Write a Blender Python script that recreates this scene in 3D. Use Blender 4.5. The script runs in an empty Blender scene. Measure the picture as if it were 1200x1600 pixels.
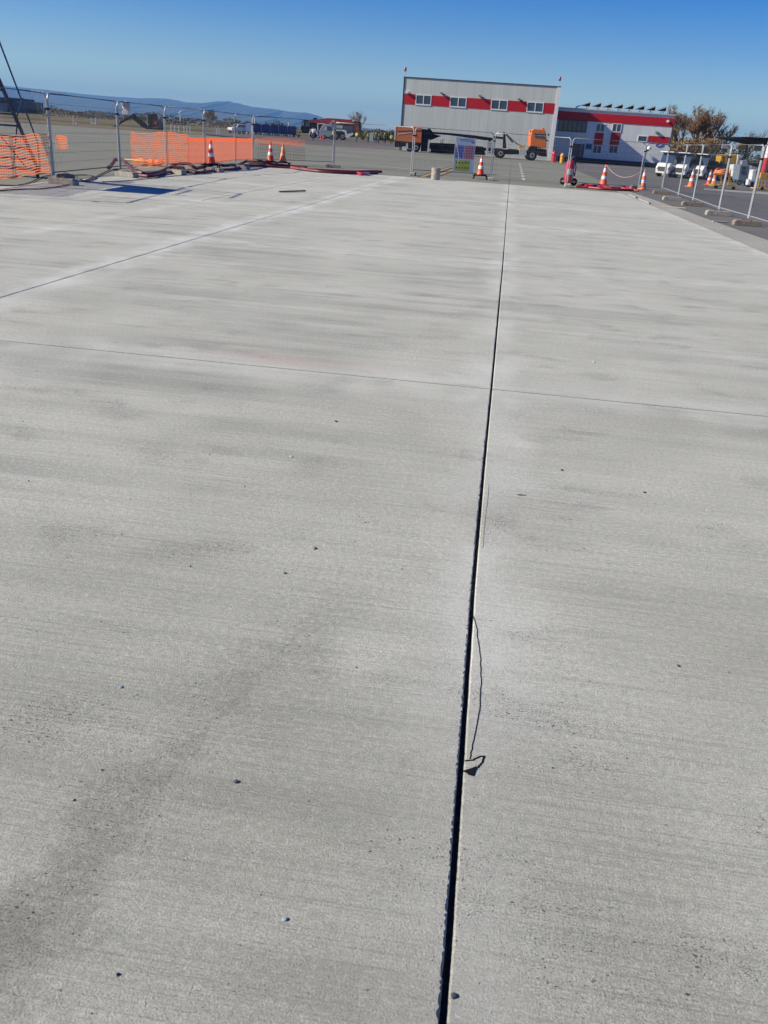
import bpy, bmesh, math, random
from mathutils import Vector, Matrix
random.seed(7)
SC = bpy.context.scene
COL = SC.collection
R = math.radians

# ------------------------------------------------------------ camera
F_PX, ROLL_T, Y_HOR, CAM_H = 1330.0, .07, 210.0, 1.6      # in pixels of the 1200x1600 photograph
ROLL = math.atan(ROLL_T)
PITCH = math.atan((800 - Y_HOR) * math.cos(ROLL) / F_PX)
cam = bpy.data.cameras.new('camera')
cam.sensor_fit = 'VERTICAL'; cam.sensor_height = 36; cam.lens = F_PX / 1600 * 36
cam.clip_start = .05; cam.clip_end = 40000
co = bpy.data.objects.new('camera', cam); COL.objects.link(co)
co.matrix_world = Matrix.Translation((0, 0, CAM_H)) @ Matrix.Rotation(R(90) - PITCH, 4, 'X') @ Matrix.Rotation(ROLL, 4, 'Z')
SC.camera = co

# ------------------------------------------------------------ sky, sun, exposure
SUN_EL = 31.0
SUN_AZ_OFF = 8.0                                           # degrees from pure -X towards the camera side
w = bpy.data.worlds.new('World'); SC.world = w; w.use_nodes = True
nt = w.node_tree; nt.nodes.clear()
sky = nt.nodes.new('ShaderNodeTexSky'); sky.sky_type = 'NISHITA'; sky.sun_disc = False
sky.sun_elevation = R(SUN_EL); sky.sun_rotation = R(-90 - SUN_AZ_OFF)
sky.altitude = 200; sky.air_density = 1.0; sky.dust_density = .15; sky.ozone_density = 4
hs = nt.nodes.new('ShaderNodeHueSaturation'); hs.inputs['Saturation'].default_value = 1.62; hs.inputs['Hue'].default_value = .527; hs.inputs['Value'].default_value = 1.0
bg = nt.nodes.new('ShaderNodeBackground'); bg.inputs['Strength'].default_value = .079
wo = nt.nodes.new('ShaderNodeOutputWorld')
nt.links.new(sky.outputs[0], hs.inputs['Color']); nt.links.new(hs.outputs[0], bg.inputs[0]); nt.links.new(bg.outputs[0], wo.inputs[0])
sl = bpy.data.lights.new('sun', 'SUN'); sl.energy = 4.9; sl.angle = R(.5); sl.color = (1, .92, .75)
so = bpy.data.objects.new('sun', sl); COL.objects.link(so)
az = R(SUN_AZ_OFF)
SUNV = Vector((-math.cos(R(SUN_EL)) * math.cos(az), -math.cos(R(SUN_EL)) * math.sin(az), math.sin(R(SUN_EL))))
so.rotation_euler = SUNV.to_track_quat('Z', 'Y').to_euler()
SC.view_settings.view_transform = 'Standard'; SC.view_settings.look = 'None'
SC.view_settings.exposure = 0.49; SC.view_settings.gamma = 1; SC.view_settings.use_curve_mapping = False
SC.cycles.max_bounces = 6; SC.cycles.volume_bounces = 0

# ------------------------------------------------------------ pixel -> world measuring helpers
def ray(px, py):
    u = (px - 600) / F_PX; v = (800 - py) / F_PX
    x = u * math.cos(ROLL) - v * math.sin(ROLL); y = u * math.sin(ROLL) + v * math.cos(ROLL)
    c, s = math.cos(PITCH), math.sin(PITCH)
    return (x, c + s * y, -s + c * y)
def G(px, py, z=0.0):
    d = ray(px, py); t = (z - CAM_H) / d[2]
    return Vector((d[0] * t, d[1] * t, z))
def DD(px, py, Y):
    d = ray(px, py); t = Y / d[1]
    return Vector((d[0] * t, Y, CAM_H + d[2] * t))
class Plane:
    """vertical plane through (X0,Y0) turned by a; uv(px,py) -> (along, height)"""
    def __init__(s, X0, Y0, a=0.0): s.X0, s.Y0, s.a = X0, Y0, a
    def uv(s, px, py):
        d = ray(px, py); c, k = math.cos(s.a), math.sin(s.a)
        n = (-k, c)
        t = (s.X0 * n[0] + s.Y0 * n[1]) / (d[0] * n[0] + d[1] * n[1])
        X, Y, Z = d[0] * t, d[1] * t, CAM_H + d[2] * t
        return ((X - s.X0) * c + (Y - s.Y0) * k, Z)

# ------------------------------------------------------------ materials
def newmat(name):
    m = bpy.data.materials.new(name); m.use_nodes = True
    return m, m.node_tree, m.node_tree.nodes['Principled BSDF']
def mat(name, col, rough=.6, metal=0., var=.12, scale=6., bump=0., coat=0.):
    m, t, b = newmat(name)
    b.inputs['Roughness'].default_value = rough; b.inputs['Metallic'].default_value = metal
    if coat: b.inputs['Coat Weight'].default_value = coat
    tc = t.nodes.new('ShaderNodeTexCoord')
    n = t.nodes.new('ShaderNodeTexNoise'); n.inputs['Scale'].default_value = scale; n.inputs['Detail'].default_value = 5
    t.links.new(tc.outputs['Object'], n.inputs['Vector'])
    r = t.nodes.new('ShaderNodeValToRGB')
    r.color_ramp.elements[0].position = .3; r.color_ramp.elements[1].position = .7
    r.color_ramp.elements[0].color = tuple(c * (1 - var) for c in col) + (1,)
    r.color_ramp.elements[1].color = tuple(min(1, c * (1 + var)) for c in col) + (1,)
    t.links.new(n.outputs['Fac'], r.inputs[0]); t.links.new(r.outputs[0], b.inputs['Base Color'])
    if bump:
        bp = t.nodes.new('ShaderNodeBump'); bp.inputs['Strength'].default_value = bump; bp.inputs['Distance'].default_value = .01
        t.links.new(n.outputs['Fac'], bp.inputs['Height']); t.links.new(bp.outputs[0], b.inputs['Normal'])
    return m
M = dict(
    steel=mat('galvanised_steel', (.40, .41, .42), .5, .4, .18, 9),
    wire=mat('fence_wire', (.13, .135, .14), .6, .3, .1, 9),
    foot=mat('grey_cast_concrete', (.33, .30, .26), .92, 0, .25, 14, .5),
    footd=mat('brown_cast_concrete', (.24, .19, .14), .92, 0, .25, 14, .5),
    net=mat('orange_plastic_net', (.95, .30, .15), .55, 0, .12, 2),
    net2=mat('red_orange_plastic_net', (.95, .22, .10), .55, 0, .1, 2),
    cone=mat('orange_cone_plastic', (.80, .085, .025), .45, 0, .12, 8),
    coneor=mat('faded_orange_plastic', (.85, .22, .07), .55, 0, .12, 8),
    white=mat('white_reflective', (.78, .77, .74), .5, 0, .06, 8),
    wpaint=mat('white_paint', (.74, .74, .72), .35, 0, .06, 3, 0, .3),
    black=mat('black_rubber', (.012, .012, .014), .75, 0, .3, 12),
    dark=mat('dark_grey_metal', (.012, .013, .017), .5, .2, .3, 4),
    redhose=mat('red_hose', (.30, .020, .025), .5, 0, .3, 5),
    maroon=mat('maroon_hose', (.11, .018, .022), .55, 0, .3, 5),
    cable=mat('dark_cable', (.035, .03, .03), .6, 0, .2, 5),
    blue=mat('dark_blue_paint', (.018, .045, .11), .45, .1, .2, 5),
    cartblue=mat('blue_tarpaulin', (.018, .05, .20), .55, 0, .25, 2),
    red=mat('red_paint', (.46, .012, .018), .35, 0, .1, 3, 0, .4),
    extred=mat('red_enamel', (.50, .02, .03), .3, 0, .1, 4, 0, .6),
    bred=mat('red_cladding', (.47, .006, .016), .5, 0, .06, .7),
    orange=mat('orange_paint', (.80, .16, .015), .4, 0, .1, 3, 0, .3),
    fadeor=mat('faded_orange_paint', (.62, .16, .055), .6, 0, .12, 1.2),
    yellow=mat('yellow_paint', (.62, .34, .03), .5, 0, .15, 3),
    hivis=mat('high_visibility_yellow', (.62, .85, .05), .6, 0, .1, 5),
    glass=mat('dark_window_glass', (.035, .065, .12), .08, 0, .2, .6),
    glassl=mat('pale_screen_glass', (.16, .20, .22), .1, 0, .2, .6),
    grey=mat('grey_paint', (.34, .36, .37), .5, 0, .08, 2),
    lgrey=mat('pale_grey_paint', (.50, .52, .53), .5, 0, .08, 2),
    dgrey=mat('charcoal_paint', (.055, .058, .066), .5, 0, .15, 2),
    rim=mat('wheel_rim', (.42, .42, .42), .45, .5, .1, 4),
    navy=mat('navy_cloth', (.02, .03, .06), .8, 0, .2, 9),
    cloth=mat('lilac_white_cloth', (.62, .60, .72), .8, 0, .08, 9),
    skin=mat('skin', (.48, .28, .20), .6, 0, .05, 9),
    hair=mat('dark_hair', (.03, .02, .015), .7, 0, .2, 9),
    bark=mat('brown_grey_bark', (.17, .12, .085), .9, 0, .3, 3),
    barkg=mat('grey_bark', (.22, .18, .15), .9, 0, .3, 3),
    leafb=mat('brown_autumn_leaves', (.20, .105, .045), .8, 0, .45, .9),
    leafy=mat('yellow_autumn_leaves', (.21, .125, .035), .8, 0, .5, .8),
    leafg=mat('dull_green_leaves', (.065, .075, .03), .8, 0, .5, .6),
    leaffar=mat('dark_far_foliage', (.095, .080, .050), .9, 0, .5, .05),
    rust=mat('rusty_steel', (.20, .15, .11), .8, .2, .35, 20),
    solar=mat('solar_cell', (.025, .04, .075), .15, .2, .2, 3),
)

for k_ in ('dark', 'dgrey', 'black'): M[k_].node_tree.nodes['Principled BSDF'].inputs['Specular IOR Level'].default_value = .2
for k_, c_ in (('net', (1., .27, .10)), ('net2', (1., .22, .09))):
    t_ = M[k_].node_tree; pb = t_.nodes['Principled BSDF']; tr_ = t_.nodes.new('ShaderNodeBsdfTranslucent'); tr_.inputs[0].default_value = c_ + (1,)
    ms = t_.nodes.new('ShaderNodeMixShader'); ms.inputs[0].default_value = .5; t_.links.new(pb.outputs[0], ms.inputs[1]); t_.links.new(tr_.outputs[0], ms.inputs[2])
    t_.links.new(ms.outputs[0], t_.nodes['Material Output'].inputs['Surface'])
# building cladding with faint vertical seams
def cladding(name, col, pitch=1.0):
    m, t, b = newmat(name); b.inputs['Roughness'].default_value = .5
    tc = t.nodes.new('ShaderNodeTexCoord'); sp = t.nodes.new('ShaderNodeSeparateXYZ')
    t.links.new(tc.outputs['Object'], sp.inputs[0])
    md = t.nodes.new('ShaderNodeMath'); md.operation = 'PINGPONG'; md.inputs[1].default_value = pitch / 2
    t.links.new(sp.outputs[0], md.inputs[0])
    lt = t.nodes.new('ShaderNodeMath'); lt.operation = 'LESS_THAN'; lt.inputs[1].default_value = .035
    t.links.new(md.outputs[0], lt.inputs[0])
    n = t.nodes.new('ShaderNodeTexNoise'); n.inputs['Scale'].default_value = .35; n.inputs['Detail'].default_value = 6
    mp = t.nodes.new('ShaderNodeMapping'); mp.inputs['Scale'].default_value = (3, 1, .5)
    t.links.new(tc.outputs['Object'], mp.inputs[0]); t.links.new(mp.outputs[0], n.inputs['Vector'])
    r = t.nodes.new('ShaderNodeValToRGB'); r.color_ramp.elements[0].position = .25; r.color_ramp.elements[1].position = .75
    r.color_ramp.elements[0].color = tuple(c * .90 for c in col) + (1,); r.color_ramp.elements[1].color = tuple(c * 1.07 for c in col) + (1,)
    t.links.new(n.outputs['Fac'], r.inputs[0])
    mx = t.nodes.new('ShaderNodeMix'); mx.data_type = 'RGBA'
    t.links.new(lt.outputs[0], mx.inputs[0]); t.links.new(r.outputs[0], mx.inputs[6]); mx.inputs[7].default_value = tuple(c * .86 for c in col) + (1,)
    t.links.new(mx.outputs[2], b.inputs['Base Color'])
    return m
M['clad'] = cladding('grey_metal_cladding', (.56, .585, .535))
M['clad2'] = cladding('white_metal_cladding', (.67, .69, .665))

def node_math(t, op, a, b=None, c=None):
    n = t.nodes.new('ShaderNodeMath'); n.operation = op
    for i, v in enumerate((a, b, c)):
        if v is None: continue
        if isinstance(v, (int, float)): n.inputs[i].default_value = v
        else: t.links.new(v, n.inputs[i])
    return n.outputs[0]
def noise_of(t, vec, scale, sxyz=(1, 1, 1), detail=4, rough=.5, off=(0, 0, 0)):
    mp = t.nodes.new('ShaderNodeMapping'); mp.inputs['Scale'].default_value = sxyz; mp.inputs['Location'].default_value = off
    t.links.new(vec, mp.inputs[0])
    n = t.nodes.new('ShaderNodeTexNoise'); n.inputs['Scale'].default_value = scale
    n.inputs['Detail'].default_value = detail; n.inputs['Roughness'].default_value = rough
    t.links.new(mp.outputs[0], n.inputs['Vector'])
    return n.outputs['Fac']
def ramp(t, fac, p0, p1, v0=0., v1=1.):
    n = t.nodes.new('ShaderNodeMapRange'); n.clamp = True
    n.inputs['From Min'].default_value = p0; n.inputs['From Max'].default_value = p1
    n.inputs['To Min'].default_value = v0; n.inputs['To Max'].default_value = v1
    t.links.new(fac, n.inputs['Value']); return n.outputs[0]
def mixc(t, fac, a, b):
    mx = t.nodes.new('ShaderNodeMix'); mx.data_type = 'RGBA'
    if isinstance(fac, (int, float)): mx.inputs[0].default_value = fac
    else: t.links.new(fac, mx.inputs[0])
    for i, v in ((6, a), (7, b)):
        if isinstance(v, tuple): mx.inputs[i].default_value = v + (1,)
        else: t.links.new(v, mx.inputs[i])
    return mx.outputs[2]

# grid of the slab joints
TH = math.atan(.11)
def grid_obj(o): o.location = (.06, 0, 0); o.rotation_euler = (0, 0, -TH); return o
def to_grid(p):
    x, y = p[0] - .06, p[1]; c, s = math.cos(TH), math.sin(TH)
    return (x * c - y * s, x * s + y * c)
def from_grid(s_, t_):
    c, s = math.cos(TH), math.sin(TH)
    return (.06 + s_ * c + t_ * s, -s_ * s + t_ * c)


# new brushed concrete; object x = across the bay, y = along the bay
S_JOINTS = (-4.57, 0.0)
def concrete_new():
    m, t, b = newmat('new_brushed_concrete')
    b.inputs['Roughness'].default_value = .88
    b.inputs['Specular IOR Level'].default_value = .3
    tc = t.nodes.new('ShaderNodeTexCoord').outputs['Object']
    sp = t.nodes.new('ShaderNodeSeparateXYZ'); t.links.new(tc, sp.inputs[0])
    X, Y = sp.outputs[0], sp.outputs[1]
    # base mottling
    big = noise_of(t, tc, .45, (1, 1.6, 1), 5, .55)
    mid = noise_of(t, tc, 2.3, (1, 1, 1), 6, .6, (3, 1, 0))
    c = mixc(t, ramp(t, big, .32, .68), (.590, .588, .485), (.665, .662, .568))
    c = mixc(t, ramp(t, mid, .35, .7, 0, .28), c, (.42, .42, .36))
    # broad broom bands running across the bay
    wob = noise_of(t, tc, .7, (1, 1, 1), 2, .5, (9, 9, 0))
    band = noise_of(t, tc, 1., (.16, 3.2, 1), 5, .62, (0, 4, 0))
    band2 = noise_of(t, tc, 1., (.35, 14, 1), 4, .6, (2, 0, 0))
    smear = ramp(t, noise_of(t, tc, .5, (1, .8, 1), 3, .5, (5, 2, 0)), .42, .62)
    bm = node_math(t, 'MULTIPLY', ramp(t, band, .44, .60), smear)
    c = mixc(t, node_math(t, 'MULTIPLY', bm, node_math(t, 'MULTIPLY', ramp(t, Y, 1.5, 5., .45, .85), ramp(t, X, -.4, .6, 1, .6))), c, (.325, .325, .272))
    c = mixc(t, ramp(t, band2, .50, .70, 0, .30), c, (.35, .35, .30))
    # fine broom lines
    fine = noise_of(t, tc, 1., (1.1, 110, 1), 3, .6)
    c = mixc(t, ramp(t, fine, .50, .66, 0, .46), c, (.28, .277, .232))
    c = mixc(t, ramp(t, noise_of(t, tc, 1., (.8, 60, 1), 3, .6, (7, 3, 0)), .56, .70, 0, .30), c, (.64, .64, .585))
    # grain
    gr = noise_of(t, tc, 210., (1, .8, 1), 4, .75)
    g2 = noise_of(t, tc, 45., (1, 1, 1), 5, .7, (1, 1, 1))
    c = mixc(t, ramp(t, gr, .45, .58, 0, .58), c, (.27, .272, .225))
    c = mixc(t, ramp(t, gr, .45, .34, 0, .45), c, (.72, .73, .66))
    c = mixc(t, ramp(t, g2, .47, .62, 0, .34), c, (.31, .31, .26))
    c = mixc(t, ramp(t, g2, .46, .34, 0, .35), c, (.70, .71, .645))
    # pale saw-slurry beside the joints
    for sj, wid, k in ((0.0, .30, .40), (-4.57, .38, .70), (5.1, .55, .5), (-6.75, .25, .3)):
        d = node_math(t, 'ABSOLUTE', node_math(t, 'SUBTRACT', X, sj))
        d = node_math(t, 'ADD', d, node_math(t, 'MULTIPLY', node_math(t, 'SUBTRACT', mid, .5), .55))
        f = ramp(t, d, wid, wid * .25, 0, k)
        dn = noise_of(t, tc, 1.2, (1, .5, 1), 5, .6, (sj, 0, 0))
        c = mixc(t, node_math(t, 'MULTIPLY', f, ramp(t, dn, .38, .62)), c, (.74, .745, .68))
    for tj in (5.93, 12.7, 19.4, 26.2):
        d = node_math(t, 'ABSOLUTE', node_math(t, 'SUBTRACT', Y, tj))
        d = node_math(t, 'ADD', d, node_math(t, 'MULTIPLY', node_math(t, 'SUBTRACT', mid, .5), .6))
        c = mixc(t, ramp(t, d, .38, .0, 0, .36), c, (.70, .70, .63))
    # a faint reddish spray mark beside the first cross joint and a pale wheel track
    dx = node_math(t, 'MULTIPLY', node_math(t, 'ADD', X, 1.55), 1.1); dy = node_math(t, 'MULTIPLY', node_math(t, 'SUBTRACT', Y, 6.2), 3.2)
    rr = node_math(t, 'SQRT', node_math(t, 'ADD', node_math(t, 'MULTIPLY', dx, dx), node_math(t, 'MULTIPLY', dy, dy)))
    rr = node_math(t, 'ADD', rr, node_math(t, 'MULTIPLY', node_math(t, 'SUBTRACT', mid, .5), 1.6))
    c = mixc(t, ramp(t, rr, .9, .1, 0, .30), c, (.46, .30, .27))
    tr = node_math(t, 'ABSOLUTE', node_math(t, 'SUBTRACT', X, node_math(t, 'ADD', 3.6, node_math(t, 'MULTIPLY', Y, -.19))))
    c = mixc(t, ramp(t, tr, .09, .0, 0, .14), c, (.62, .615, .60))
    ax, ay = to_grid(G(520, 930)); bx, by = to_grid(G(60, 1420)); ln = math.hypot(bx - ax, by - ay); nx, ny = -(by - ay) / ln, (bx - ax) / ln
    dl_ = node_math(t, 'ABSOLUTE', node_math(t, 'ADD', node_math(t, 'MULTIPLY', node_math(t, 'SUBTRACT', X, ax), nx), node_math(t, 'MULTIPLY', node_math(t, 'SUBTRACT', Y, ay), ny)))
    n5 = noise_of(t, tc, 3.5, (1, 1, 1), 6, .65, (2, 8, 0))
    dl_ = node_math(t, 'ADD', dl_, node_math(t, 'MULTIPLY', node_math(t, 'SUBTRACT', n5, .5), .7))
    scuff = node_math(t, 'MULTIPLY', ramp(t, dl_, .26, .02), ramp(t, Y, 3.4, 2.2))
    low = node_math(t, 'MULTIPLY', ramp(t, node_math(t, 'ADD', Y, node_math(t, 'MULTIPLY', n5, 1.2)), 2.9, 1.6), ramp(t, X, .1, -.5, .35, 1))
    c = mixc(t, node_math(t, 'MULTIPLY', node_math(t, 'MULTIPLY', scuff, ramp(t, g2, .35, .6)), .30), c, (.30, .295, .25))
    c = mixc(t, node_math(t, 'MULTIPLY', low, .14), c, (.33, .315, .275))
    # small dark pits in loose groups, irregular in size and outline
    patch = node_math(t, 'MAXIMUM', ramp(t, noise_of(t, tc, 1.5, (1, 1.8, 1), 5, .65, (6, 1, 0)), .50, .64), node_math(t, 'MULTIPLY', scuff, .8))
    sp1 = noise_of(t, tc, 75., (.8, 1.25, 1), 3, .6, (3, 3, 0))
    th1 = node_math(t, 'SUBTRACT', .712, node_math(t, 'MULTIPLY', patch, .080))
    pit = ramp(t, node_math(t, 'SUBTRACT', sp1, th1), 0, .02)
    sp2 = noise_of(t, tc, 190., (.8, 1.2, 1), 2, .6, (8, 3, 0))
    th2 = node_math(t, 'SUBTRACT', .70, node_math(t, 'MULTIPLY', patch, .12))
    pit2 = ramp(t, node_math(t, 'SUBTRACT', sp2, th2), 0, .03)
    c = mixc(t, node_math(t, 'MULTIPLY', pit, .80), c, (.09, .088, .08))
    c = mixc(t, node_math(t, 'MULTIPLY', pit2, .60), c, (.14, .135, .115))
    t.links.new(c, b.inputs['Base Color'])
    # relief
    rough = ramp(t, noise_of(t, tc, .8, (1, 1, 1), 3, .5, (4, 4, 0)), .42, .62, .45, 1.2)
    rough = node_math(t, 'MAXIMUM', rough, node_math(t, 'MULTIPLY', scuff, 1.5))
    pebb = noise_of(t, tc, 150., (1, 1, 1), 6, .80)
    crumb = noise_of(t, tc, 1., (18, 60, 1), 4, .7, (0, 2, 0))
    hgt = node_math(t, 'MULTIPLY', pebb, node_math(t, 'MULTIPLY', rough, .0075))
    hgt = node_math(t, 'ADD', hgt, node_math(t, 'MULTIPLY', fine, .0034))
    hgt = node_math(t, 'ADD', hgt, node_math(t, 'MULTIPLY', crumb, .0012))
    hgt = node_math(t, 'ADD', hgt, node_math(t, 'ADD', node_math(t, 'MULTIPLY', gr, .0022), node_math(t, 'MULTIPLY', g2, .0030)))
    hgt = node_math(t, 'SUBTRACT', hgt, node_math(t, 'ADD', node_math(t, 'MULTIPLY', pit, .003), node_math(t, 'MULTIPLY', pit2, .003)))
    bp = t.nodes.new('ShaderNodeBump'); bp.inputs['Strength'].default_value = 1.; bp.inputs['Distance'].default_value = 1.
    t.links.new(hgt, bp.inputs['Height']); t.links.new(bp.outputs[0], b.inputs['Normal'])
    return m
M['concrete'] = concrete_new()

def apron_mat(name, c0, c1, joints=True, sx=7.5, sy=7.5):
    m, t, b = newmat(name); b.inputs['Roughness'].default_value = .92; b.inputs['Specular IOR Level'].default_value = .25
    tc = t.nodes.new('ShaderNodeTexCoord').outputs['Object']
    c = mixc(t, ramp(t, noise_of(t, tc, .12, (1, 1, 1), 7, .6), .35, .65), c0, c1)
    c = mixc(t, ramp(t, noise_of(t, tc, .5, (.3, 1, 1), 5, .6, (3, 3, 0)), .45, .75, 0, .4), c, tuple(v * .8 for v in c0))
    c = mixc(t, ramp(t, noise_of(t, tc, 60, (1, 1, 1), 3, .7), .35, .65, 0, .25), c, tuple(v * .65 for v in c0))
    if joints:
        sp = t.nodes.new('ShaderNodeSeparateXYZ'); t.links.new(tc, sp.inputs[0])
        for ax, s in ((0, sx), (1, sy)):
            f = node_math(t, 'LESS_THAN', node_math(t, 'PINGPONG', sp.outputs[ax], s / 2), .03)
            c = mixc(t, node_math(t, 'MULTIPLY', f, .5), c, tuple(v * .45 for v in c0))
    t.links.new(c, b.inputs['Base Color'])
    bp = t.nodes.new('ShaderNodeBump'); bp.inputs['Strength'].default_value = .5; bp.inputs['Distance'].default_value = .01
    t.links.new(noise_of(t, tc, 40, (1, 1, 1), 4, .7), bp.inputs['Height']); t.links.new(bp.outputs[0], b.inputs['Normal'])
    return m
M['apron'] = apron_mat('old_concrete', (.205, .207, .160), (.245, .246, .196))
M['asphalt'] = apron_mat('grey_asphalt', (.135, .134, .128), (.180, .176, .166), False)
M['asphalt2'] = apron_mat('brownish_asphalt', (.115, .100, .090), (.150, .130, .118), False)
M['dust'] = apron_mat('dusty_old_concrete', (.32, .305, .26), (.44, .425, .375), False)

def field_mat():
    m, t, b = newmat('dry_grass_field'); b.inputs['Roughness'].default_value = .95; b.inputs['Specular IOR Level'].default_value = .1
    tc = t.nodes.new('ShaderNodeTexCoord').outputs['Object']
    band = noise_of(t, tc, 1., (.0012, .012, 1), 5, .6)
    cr = t.nodes.new('ShaderNodeValToRGB'); t.links.new(band, cr.inputs[0])
    cr.color_ramp.interpolation = 'LINEAR'
    for p, col in ((.30, (.10, .11, .045)), (.42, (.20, .17, .085)), (.5, (.075, .062, .035)), (.58, (.24, .19, .10)), (.7, (.13, .12, .055))):
        e = cr.color_ramp.elements.new(p); e.color = col + (1,)
    cr.color_ramp.elements.remove(cr.color_ramp.elements[0]); cr.color_ramp.elements.remove(cr.color_ramp.elements[-1])
    c = mixc(t, ramp(t, noise_of(t, tc, .25, (1, 1, 1), 5, .7), .3, .7, 0, .5), cr.outputs[0], (.09, .075, .04))
    t.links.new(c, b.inputs['Base Color'])
    return m
M['field'] = field_mat()

# ------------------------------------------------------------ mesh builder
class MB:
    def __init__(s): s.v, s.f = [], []
    def add(s, vs, fs):
        o = len(s.v); s.v += [tuple(p) for p in vs]; s.f += [tuple(i + o for i in f) for f in fs]
    def box(s, x0, x1, y0, y1, z0, z1):
        s.add([(x0, y0, z0), (x1, y0, z0), (x1, y1, z0), (x0, y1, z0), (x0, y0, z1), (x1, y0, z1), (x1, y1, z1), (x0, y1, z1)],
              [(0, 3, 2, 1), (4, 5, 6, 7), (0, 1, 5, 4), (1, 2, 6, 5), (2, 3, 7, 6), (3, 0, 4, 7)]); return s
    def prism(s, pts, y0, y1):                       # polygon in x,z extruded over y
        n = len(pts)
        ar = sum(pts[i][0] * pts[(i + 1) % n][1] - pts[(i + 1) % n][0] * pts[i][1] for i in range(n))
        if ar < 0: pts = pts[::-1]
        s.add([(p[0], y0, p[1]) for p in pts] + [(p[0], y1, p[1]) for p in pts],
              [tuple(range(n)), tuple(range(2 * n - 1, n - 1, -1))] + [(i, i + n, (i + 1) % n + n, (i + 1) % n) for i in range(n)]); return s
    def plan(s, pts, z0, z1):
        n = len(pts)
        ar = sum(pts[i][0] * pts[(i + 1) % n][1] - pts[(i + 1) % n][0] * pts[i][1] for i in range(n))
        if ar < 0: pts = pts[::-1]
        s.add([(p[0], p[1], z1) for p in pts] + [(p[0], p[1], z0) for p in pts],
              [tuple(range(n)), tuple(range(2 * n - 1, n - 1, -1))] + [(i, i + n, (i + 1) % n + n, (i + 1) % n) for i in range(n)]); return s
    def tube(s, pts, r, n=6, r1=None, cap=True):
        pts = [Vector(p) for p in pts]; m = len(pts); o = len(s.v)
        up = None
        for i, p in enumerate(pts):
            d = (pts[min(i + 1, m - 1)] - pts[max(i - 1, 0)]).normalized()
            if up is None: up = Vector((0, 0, 1)) if abs(d.z) < .9 else Vector((1, 0, 0))
            a = d.cross(up)
            if a.length < 1e-6: a = d.cross(Vector((0, 1, 0)))
            a.normalize(); b = d.cross(a).normalized(); up = -b if False else up
            rr = r if r1 is None else r + (r1 - r) * i / max(1, m - 1)
            for k in range(n):
                an = 2 * math.pi * k / n
                s.v.append(tuple(p + (a * math.cos(an) + b * math.sin(an)) * rr))
        for i in range(m - 1):
            for k in range(n):
                k2 = (k + 1) % n
                s.f.append((o + i * n + k, o + i * n + k2, o + (i + 1) * n + k2, o + (i + 1) * n + k))
        if cap:
            s.f.append(tuple(o + k for k in range(n))[::-1]); s.f.append(tuple(o + (m - 1) * n + k for k in range(n)))
        return s
    def lathe(s, prof, c=(0, 0), n=20, z=0):         # prof (r,z) bottom to top
        o = len(s.v)
        for r, h in prof:
            for k in range(n):
                a = 2 * math.pi * k / n
                s.v.append((c[0] + r * math.cos(a), c[1] + r * math.sin(a), z + h))
        for i in range(len(prof) - 1):
            for k in range(n):
                k2 = (k + 1) % n
                s.f.append((o + i * n + k, o + i * n + k2, o + (i + 1) * n + k2, o + (i + 1) * n + k))
        s.f.append(tuple(o + k for k in range(n))[::-1]); s.f.append(tuple(o + (len(prof) - 1) * n + k for k in range(n)))
        return s
    def disc(s, c, r, y0, y1, n=20):                 # wheel-like cylinder, axis along y; c=(x,z)
        s.prism([(c[0] + r * math.cos(2 * math.pi * k / n), c[1] + r * math.sin(2 * math.pi * k / n)) for k in range(n)], y0, y1); return s
    def build(s, name, m, parent=None, smooth=False, bevel=0):
        me = bpy.data.meshes.new(name); me.from_pydata(s.v, [], s.f); me.update()
        bm = bmesh.new(); bm.from_mesh(me); bmesh.ops.recalc_face_normals(bm, faces=bm.faces)
        bm.to_mesh(me); bm.free()
        if m: me.materials.append(m)
        if smooth:
            me.shade_smooth(); me.set_sharp_from_angle(angle=R(40))
        o = bpy.data.objects.new(name, me); COL.objects.link(o)
        if bevel:
            bv = o.modifiers.new('bevel', 'BEVEL'); bv.width = bevel; bv.segments = 2; bv.limit_method = 'ANGLE'; bv.angle_limit = R(40)
        if parent: o.parent = parent
        return o
def tag(o, label=None, cat=None, group=None, kind=None):
    if label: o['label'] = label
    if cat: o['category'] = cat
    if group: o['group'] = group
    if kind: o['kind'] = kind
    return o
def thing(name, label, cat, loc=(0, 0, 0), rz=0., group=None):
    o = bpy.data.objects.new(name, None); COL.objects.link(o); o.empty_display_size = .3
    o.location = loc; o.rotation_euler = (0, 0, rz)
    return tag(o, label, cat, group)
def copy_tree(o, parent=None):
    c = o.copy(); COL.objects.link(c); c.parent = parent
    for ch in list(o.children): copy_tree(ch, c)
    return c

# ================================================================= SETTING
# ---- new concrete slabs with real open joints
class J: pass
def jitter_line(seed, amp):
    rnd = random.Random(seed); ph = [(rnd.uniform(.4, 1.2), rnd.uniform(0, 6.28), amp) for _ in range(2)] + [(rnd.uniform(8, 30), rnd.uniform(0, 6.28), amp * .35) for _ in range(3)]
    cells = {}
    def f(t, rough):
        v = sum(a * math.sin(k * t + p) for k, p, a in ph)
        k = int(t / .0068)
        if k not in cells:
            cells[k] = (rnd.random() ** 3 * rough if rnd.random() < .7 else rnd.random() ** 8 * rough * 1.8)
        return v * .4, cells[k]
    return f
T_LINES = [-1.5, 5.93, 12.70, 19.40, 26.20, 32.90, 38.9]
slab = MB()
DEP = .055
def tsamples(t0, t1):
    out = [t0]; t = t0
    while t < t1:
        st = .007 if t < 3 else (.014 if t < 7 else (.08 if t < 14 else .6))
        t += st
        if t < t1: out.append(t)
    out.append(t1); return out
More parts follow.
